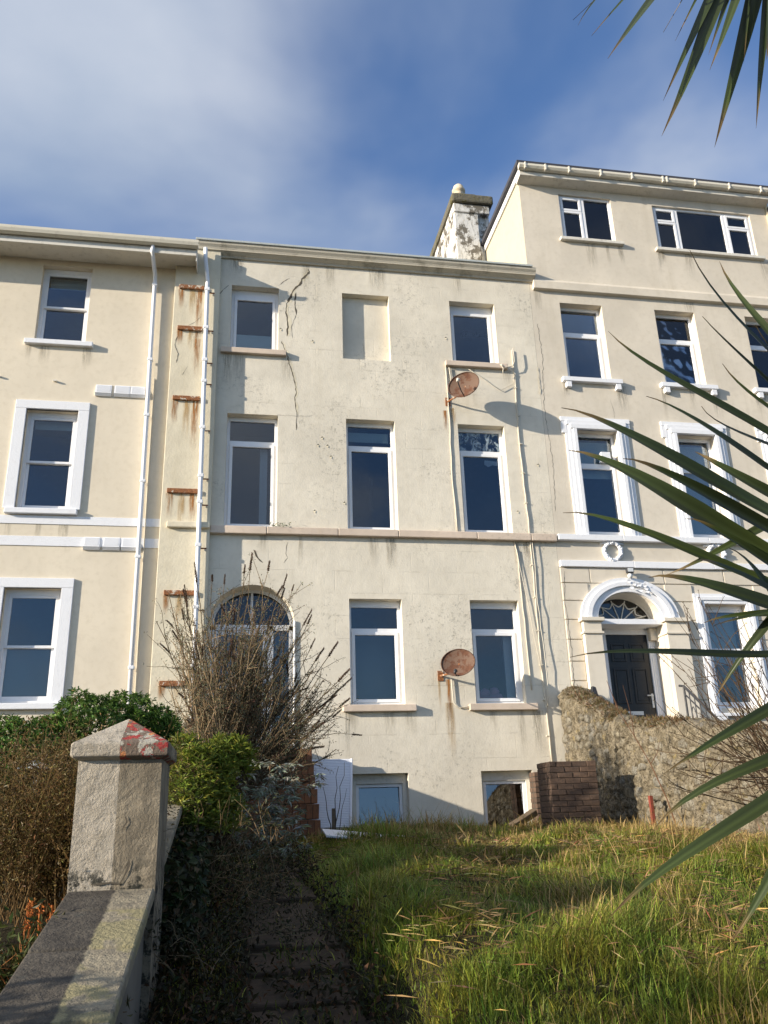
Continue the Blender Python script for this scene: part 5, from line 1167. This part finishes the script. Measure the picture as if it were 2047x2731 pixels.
# ================================================================ GRASS
def in_lawn(x, y):
    return (x > -.3) & (x < 5.68) & (y < 14.2)
def grass(n, area, hmin, hmax, wid, dryf, seed, name, label):
    r_ = np.random.default_rng(seed); y = area[2] + (area[3] - area[2]) * r_.random(n) ** 1.25; x = area[0] + (area[1] - area[0]) * r_.random(n)
    path_ = (x > .08) & (x < .66); keep = in_lawn(x, y) & (~path_ | (r_.random(n) < .05 + .5 * (np.sin(x * 9 + y * 3.3) * np.sin(y * 4.1) > .35))) & ((x > .62) | (r_.random(n) < .30)); x, y = x[keep], y[keep]; n = len(x); z = gz(x, y) - .01
    clump = .5 + .5 * np.sin(x * 3.1 + np.sin(y * 2.3) * 2) * np.sin(y * 2.9 + np.cos(x * 1.7) * 2); c2 = .5 + .5 * np.sin(x * 7.3 + y * 3) * np.sin(y * 6.7 - x * 2.2)
    dry = np.clip(dryf(x, y) + .34 * (c2 - .55) + .30 * (np.sin(x * 1.7 + 2 + y) * np.sin(y * 1.3 - x) - .25), 0.02, 1); isdry = r_.random(n) < dry
    big = .5 + .5 * np.sin(x * 2.3 - y * 1.1 + 1.3 * np.sin(y * 1.9)) * np.sin(y * 1.6 + x * .8); h = (hmin + (hmax - hmin) * r_.random(n) ** 1.3) * (.24 + 1.0 * clump ** 3 + .50 * big) * np.where(isdry, 1.2, 1); h *= np.where(x < .7, .7, 1)
    az = r_.random(n) * 2 * np.pi + .0; az = np.where(r_.random(n) < .5, np.sin(x * 1.3 + y * .9) * 2.2 + r_.normal(0, .6, n), az); lean = r_.uniform(.2, 1.35, n) * np.where(isdry, .8, 1); dx, dy = np.cos(az), np.sin(az)
    w_ = wid * r_.uniform(.6, 1.3, n) * np.clip(y / 6, .75, 1.6); sx, sy_ = -dy, dx; V = []
    for t_, ww in ((0, 1), (.4, .85), (.75, .5), (1.0, 0)):
        off = lean * h * t_ ** 1.9; zz_ = h * t_ * (1 - .30 * lean * t_ ** 2)
        c_ = np.stack([x + dx * off, y + dy * off, z + zz_], 1); s_ = np.stack([sx, sy_, 0 * sx], 1) * (w_ * ww / 2)[:, None]
        V += [c_ - s_, c_ + s_] if ww else [c_]
    V = np.stack(V, 1).reshape(-1, 3); b_ = np.arange(n)[:, None] * 7
    q = np.concatenate([b_ + [0, 1, 3, 2], b_ + [2, 3, 5, 4]], 1).reshape(-1, 4); tr = (b_ + [4, 5, 6])
    g = np.array((.14, .20, .03))[None] * np.exp(r_.normal(0, .38, (n, 1))) * (1 + r_.normal(0, .10, (n, 3))); g[:, 0] *= (1 + .5 * c2); d = np.array((.40, .28, .115))[None] * np.exp(r_.normal(0, .3, (n, 1)))
    c_ = np.where(isdry[:, None], d, g); c_ = np.repeat(np.clip(c_, .01, .8), 7, 0)
    me = bpy.data.meshes.new(name); nv = len(V); loops = np.concatenate([q.ravel(), tr.ravel()]); starts = np.concatenate([np.arange(len(q)) * 4, len(q) * 4 + np.arange(n) * 3])
    me.vertices.add(nv); me.vertices.foreach_set('co', V.ravel().astype(np.float32)); me.loops.add(len(loops)); me.loops.foreach_set('vertex_index', loops.astype(np.int32)); me.polygons.add(len(starts)); me.polygons.foreach_set('loop_start', starts.astype(np.int32))
    me.update(calc_edges=True); ca = me.color_attributes.new('Col', 'FLOAT_COLOR', 'POINT'); ca.data.foreach_set('color', np.concatenate([c_, np.ones((nv, 1))], 1).ravel().astype(np.float32))
    me.materials.append(M['grass']); o = bpy.data.objects.new(name, me); COL.objects.link(o); tag(o, label, kind='stuff'); return o
dryfn = lambda x, y: np.clip(.06 + .17 * (x - 2.2) * sstep(4.5, 8, y) + .05 * sstep(8, 12, y), 0.06, .68)
grass(260000, (-.3, 5.7, 2.6, 14.2), .05, .20, .0062, dryfn, 11, 'lawn_grass', 'rough green and straw coloured grass of the garden bank')
grass(1500, (1.4, 5.7, 4.0, 13.8), .16, .36, .0055, lambda x, y: np.full(len(x), .75), 12, 'tall_grass', 'scattered tall dry grass stalks above the rough lawn')

n = 30000; y = 2.7 + 11.3 * RNG.random(n) ** 1.2; x = RNG.uniform(.7, 5.65, n); k = RNG.random(n) < np.clip(.25 + .5 * np.sin(x * 2.9 + y) * np.sin(y * 2.2 - x * 1.7) + .12 * (x - 2.5), .04, 1); x, y = x[k], y[k]; n = len(x); mb = MB(); d = unit(n); d[:, 2] = np.abs(d[:, 2]) * .35
leaves(mb, np.stack([x, y, gz(x, y) + .02 + RNG.random(n) * .09], 1), d, unit(n) * .5 + np.array((0, 0, 1.0)), RNG.uniform(.05, .16, n), RNG.uniform(.002, .0042, n), jitcol((.33, .235, .11), n, .4, (.16, .10, .05), .3))
tag(mb.build('dead_grass', M['grass']), 'matted straw coloured dead grass lying in the lawn', kind='stuff')
grass(9000, (.9, 5.7, 11.2, 14.3), .10, .34, .0075, lambda x, y: np.full(len(x), .35), 21, 'edge_grass', 'longer tufts of grass along the foot of the house')
# dark litter and ivy on the shaded path sides
n = 22000; x = RNG.uniform(-.33, .74, n); y = 2.6 + 9.8 * RNG.random(n) ** 1.4; k = ((x < .12) | ((x > .6) & (RNG.random(n) < .4)) | ((RNG.random(n) < .75) & (np.sin(y * 3.7 + x * 2) * np.sin(y * 1.9 + x * 5) > .25)) | (RNG.random(n) < .06)); x, y = x[k], y[k]; n = len(x); mb = MB()
leaves(mb, np.stack([x, y, gz(x, y) + RNG.random(n) ** 2 * .16 + .015], 1), unit(n) + np.array((0, 0, .1)), np.tile((0, 0, 1.0), (n, 1)) + RNG.normal(0, .5, (n, 3)), RNG.uniform(.02, .055, n), RNG.uniform(.010, .024, n), jitcol((.034, .032, .014), n, .45, (.10, .05, .025), .15))
tag(mb.build('leaf_litter', M['leaf']), 'dark dead leaves and ivy beside the path', kind='stuff')

# ================================================================ CABBAGE PALMS
def catmull(P, n=16):
    P = np.array(P); Q = np.concatenate([[2 * P[0] - P[1]], P, [2 * P[-1] - P[-2]]]); out = []
    per = max(2, int(math.ceil(n / (len(P) - 1))))
    for i in range(1, len(Q) - 2):
        for t_ in np.linspace(0, 1, per, endpoint=False):
            a, b_, c_, d = Q[i - 1:i + 3]; out.append(.5 * (2 * b_ + (c_ - a) * t_ + (2 * a - 5 * b_ + 4 * c_ - d) * t_ ** 2 + (3 * b_ - a - 3 * c_ + d) * t_ ** 3))
    out.append(P[-1]); return np.array(out)
def smooth_path(P, n=17):
    P = np.array(P, float); c = np.concatenate([[0], np.cumsum(np.linalg.norm(np.diff(P, axis=0), axis=1))]); c /= c[-1]; w = np.ones(len(P)); w[-1] = 5; w[0] = 2; w[1] = 2
    k = np.linspace(0, 1, n); d = 3 if len(P) >= 5 else 2
    return np.stack([np.polyval(np.polyfit(c, P[:, i], d, w=w), k) for i in range(3)], 1)
def palm_leaf(par, pts, wid, roll=0.0, dead=False):
    P = smooth_path(pts); n = len(P); T = np.gradient(P, axis=0); T /= np.linalg.norm(T, axis=1)[:, None]
    ref = np.array((-.25 + math.sin(roll) * .5, -.9, .35 + math.cos(roll) * .3)); S = np.cross(T, ref); S /= np.linalg.norm(S, axis=1)[:, None]; U = np.cross(S, T)
    L_ = np.concatenate([[0], np.cumsum(np.linalg.norm(np.diff(P, axis=0), axis=1))]); s = L_ / L_[-1]
    w_ = wid * np.clip(np.where(s < .55, .55 + .45 * np.sin(np.clip(s / .55, 0, 1) * math.pi / 2), np.maximum(0, 1 - ((s - .55) / .45) ** 1.35)), .012, 1)
    v = []
    for i in range(n):
        v += [P[i] - S[i] * w_[i] / 2 + U[i] * w_[i] * .10, P[i] - S[i] * w_[i] * .22 + U[i] * w_[i] * .02, P[i] - U[i] * .002, P[i] + S[i] * w_[i] * .22 + U[i] * w_[i] * .02, P[i] + S[i] * w_[i] / 2 + U[i] * w_[i] * .10]
    f = [(5 * i + j, 5 * i + j + 1, 5 * i + 6 + j, 5 * i + 5 + j) for i in range(n - 1) for j in range(4)]
    tone = math.exp(RNG.normal(0, .16)); base = np.array((.030, .043, .012)) * tone; col = np.repeat(np.array([base * (1 + .25 * math.sin(q * 9)) * np.array((1, 1, 1)) if q < .9 else np.array((.16, .11, .045)) * (.4 + .6 * RNG.random()) for q in s]), 5, 0)
    rib = np.tile([1.1, .8, 1.35, .8, 1.1], n)[:, None]; mb = MB(); mb.add(v, f, 0, col * rib); return mb.build('leaf', M['palmleaf'], par, smooth=True)
def palm(crown, base, label, vis, rand_dirs, wid, nback):
    t = thing('cabbage_palm', tuple(base), label, 'palm'); crown = np.array(crown); base = np.array(base)
    s_ = np.linspace(0, 1, 10)[:, None]; P = base * (1 - s_) + crown * s_ + np.sin(s_ * 3) * np.array((.05, .03, 0)); MB().tube(P, np.linspace(.085, .06, 10) * (1 + .1 * RNG.random(10)), 12).build('trunk', M['trunk'], t, smooth=True)
    for pl, w_ in vis: palm_leaf(t, pl, w_, RNG.uniform(-.6, .6))
    for i in range(nback):
        a = RNG.uniform(*rand_dirs); e = RNG.uniform(-.5, 1.3); d = np.array((math.cos(a) * math.cos(e), math.sin(a) * math.cos(e), math.sin(e))); L_ = RNG.uniform(.65, .9)
        palm_leaf(t, [crown, crown + d * L_ * .5, crown + d * L_ + np.array((0, 0, -.10 * L_))], wid, RNG.uniform(-.6, .6))
YC = 2.45
c1 = at(1800, 1215, YC)
low = [([(1658, 760), (1570, 660), (1490, 540)], .030), ([(1658, 715), (1600, 640), (1553, 563)], .026), ([(1658, 950), (1550, 873), (1430, 790), (1313, 715)], .030), ([(1658, 830), (1590, 752), (1517, 683)], .030), ([(1658, 1090), (1500, 1012), (1350, 945), (1212, 880)], .042),
       ([(1658, 1010), (1580, 955), (1500, 910), (1395, 855)], .032), ([(1658, 965), (1590, 925), (1515, 877)], .022), ([(1658, 1178), (1500, 1100), (1350, 1028), (1228, 972)], .056), ([(1658, 1130), (1550, 1085), (1450, 1035), (1345, 990)], .058), ([(1658, 1240), (1500, 1192), (1350, 1143), (1215, 1107)], .026),
       ([(1658, 1140), (1600, 1165), (1500, 1205), (1425, 1245)], .024), ([(1658, 1292), (1560, 1278), (1480, 1260), (1400, 1247)], .046), ([(1658, 1262), (1590, 1245), (1500, 1213)], .028), ([(1658, 1262), (1620, 1225), (1575, 1183)], .028), ([(1658, 1393), (1500, 1412), (1370, 1420), (1230, 1419)], .022),
       ([(1658, 1350), (1610, 1405), (1575, 1455), (1545, 1507)], .036), ([(1658, 1530), (1590, 1575), (1510, 1622), (1435, 1670)], .040), ([(1658, 1632), (1590, 1668), (1500, 1730), (1412, 1790)], .046), ([(1658, 1718), (1580, 1778), (1450, 1880), (1312, 1985)], .052), ([(1658, 1905), (1625, 1962), (1580, 2035)], .050), ([(1658, 1060), (1590, 1028), (1500, 975)], .034), ([(1658, 1205), (1580, 1172), (1480, 1120)], .036), ([(1658, 880), (1610, 840), (1560, 785)], .030), ([(1658, 1320), (1600, 1335), (1520, 1345)], .030), ([(1700, 800), (1650, 730), (1632, 702)], .022), ([(1700, 1300), (1600, 1350), (1540, 1352)], .02)]
def rooted(pts, ln):
    a, b_ = np.array(pts[0], float), np.array(pts[1], float); d = (a - b_) / np.linalg.norm(a - b_); return [tuple(a + d * ln)] + list(pts)
vis = []
for pts, w_ in low:
    pts = rooted(pts, 215); dt = RNG.uniform(-.28, .34); k = len(pts); q_ = [at(x, y, YC + dt * i / k) for i, (x, y) in enumerate(pts)]; ax_ = np.array((at(1900, 1500, YC)[0], YC - .03, min(max(q_[0][2] + (.06 if q_[0][2] > 1.95 else .22), 1.4), 2.5))); vis.append(([ax_] + q_, w_ * (1.75 if 860 < pts[-1][1] < 1260 else 1.45 if pts[-1][1] < 1490 else .95)))
c1 = at(1890, 1080, YC)
bx = at(1900, 1500, YC)[0] + .02; palm(c1, (bx, 2.42, float(gz(bx, 2.42))), 'cabbage palm whose sword leaves reach in from the right edge', vis, (-1.2, 1.4), .05, 16)
c2 = at(1690, -350, 2.7)
top = [([(1584, 0), (1560, 22), (1527, 53)], .018), ([(1585, 0), (1560, 40), (1540, 69)], .014), ([(1661, 0), (1620, 40), (1577, 95)], .026), ([(1735, 0), (1690, 70), (1620, 156)], .046), ([(1819, 0), (1790, 40), (1768, 86)], .028), ([(1855, 0), (1828, 50), (1800, 109)], .024), ([(1890, 0), (1860, 75), (1812, 165), (1768, 269)], .040), ([(1912, 0), (1875, 100), (1828, 218), (1764, 363)], .060),
       ([(1938, 0), (1915, 70), (1889, 146)], .030), ([(1962, 0), (1930, 90), (1892, 187)], .042), ([(2010, 0), (1975, 130), (1940, 270), (1905, 393)], .062), ([(1995, 40), (1988, 110), (1983, 170)], .016), ([(2046, 0), (2035, 120), (2022, 240), (2016, 342)], .040), ([(2060, 0), (2048, 80), (2044, 160)], .05)]
vis = []
for pts, w_ in top:
    dt = RNG.uniform(-.3, .25); k = len(pts); vis.append(([c2] + [at(x / FF, y / FF, 2.7 + dt * (i + 1) / k) for i, (x, y) in enumerate(pts)], w_ * 1.35))
palm(c2, (c2[0] + .18, 2.75, float(gz(c2[0] + .18, 2.75))), 'taller cabbage palm whose leaves hang into the sky at the top right corner', vis, (0, 6.28), .05, 0)
bt = [o for o in bpy.data.objects if o.name.startswith('cabbage_palm')][-1]
for i in range(16):
    a = RNG.uniform(0, 6.28); e = RNG.uniform(.15, 1.4); d = np.array((math.cos(a) * math.cos(e), math.sin(a) * math.cos(e), math.sin(e))); palm_leaf(bt, [c2, c2 + d * .4, c2 + d * .8 + np.array((0, 0, -.06))], .05)
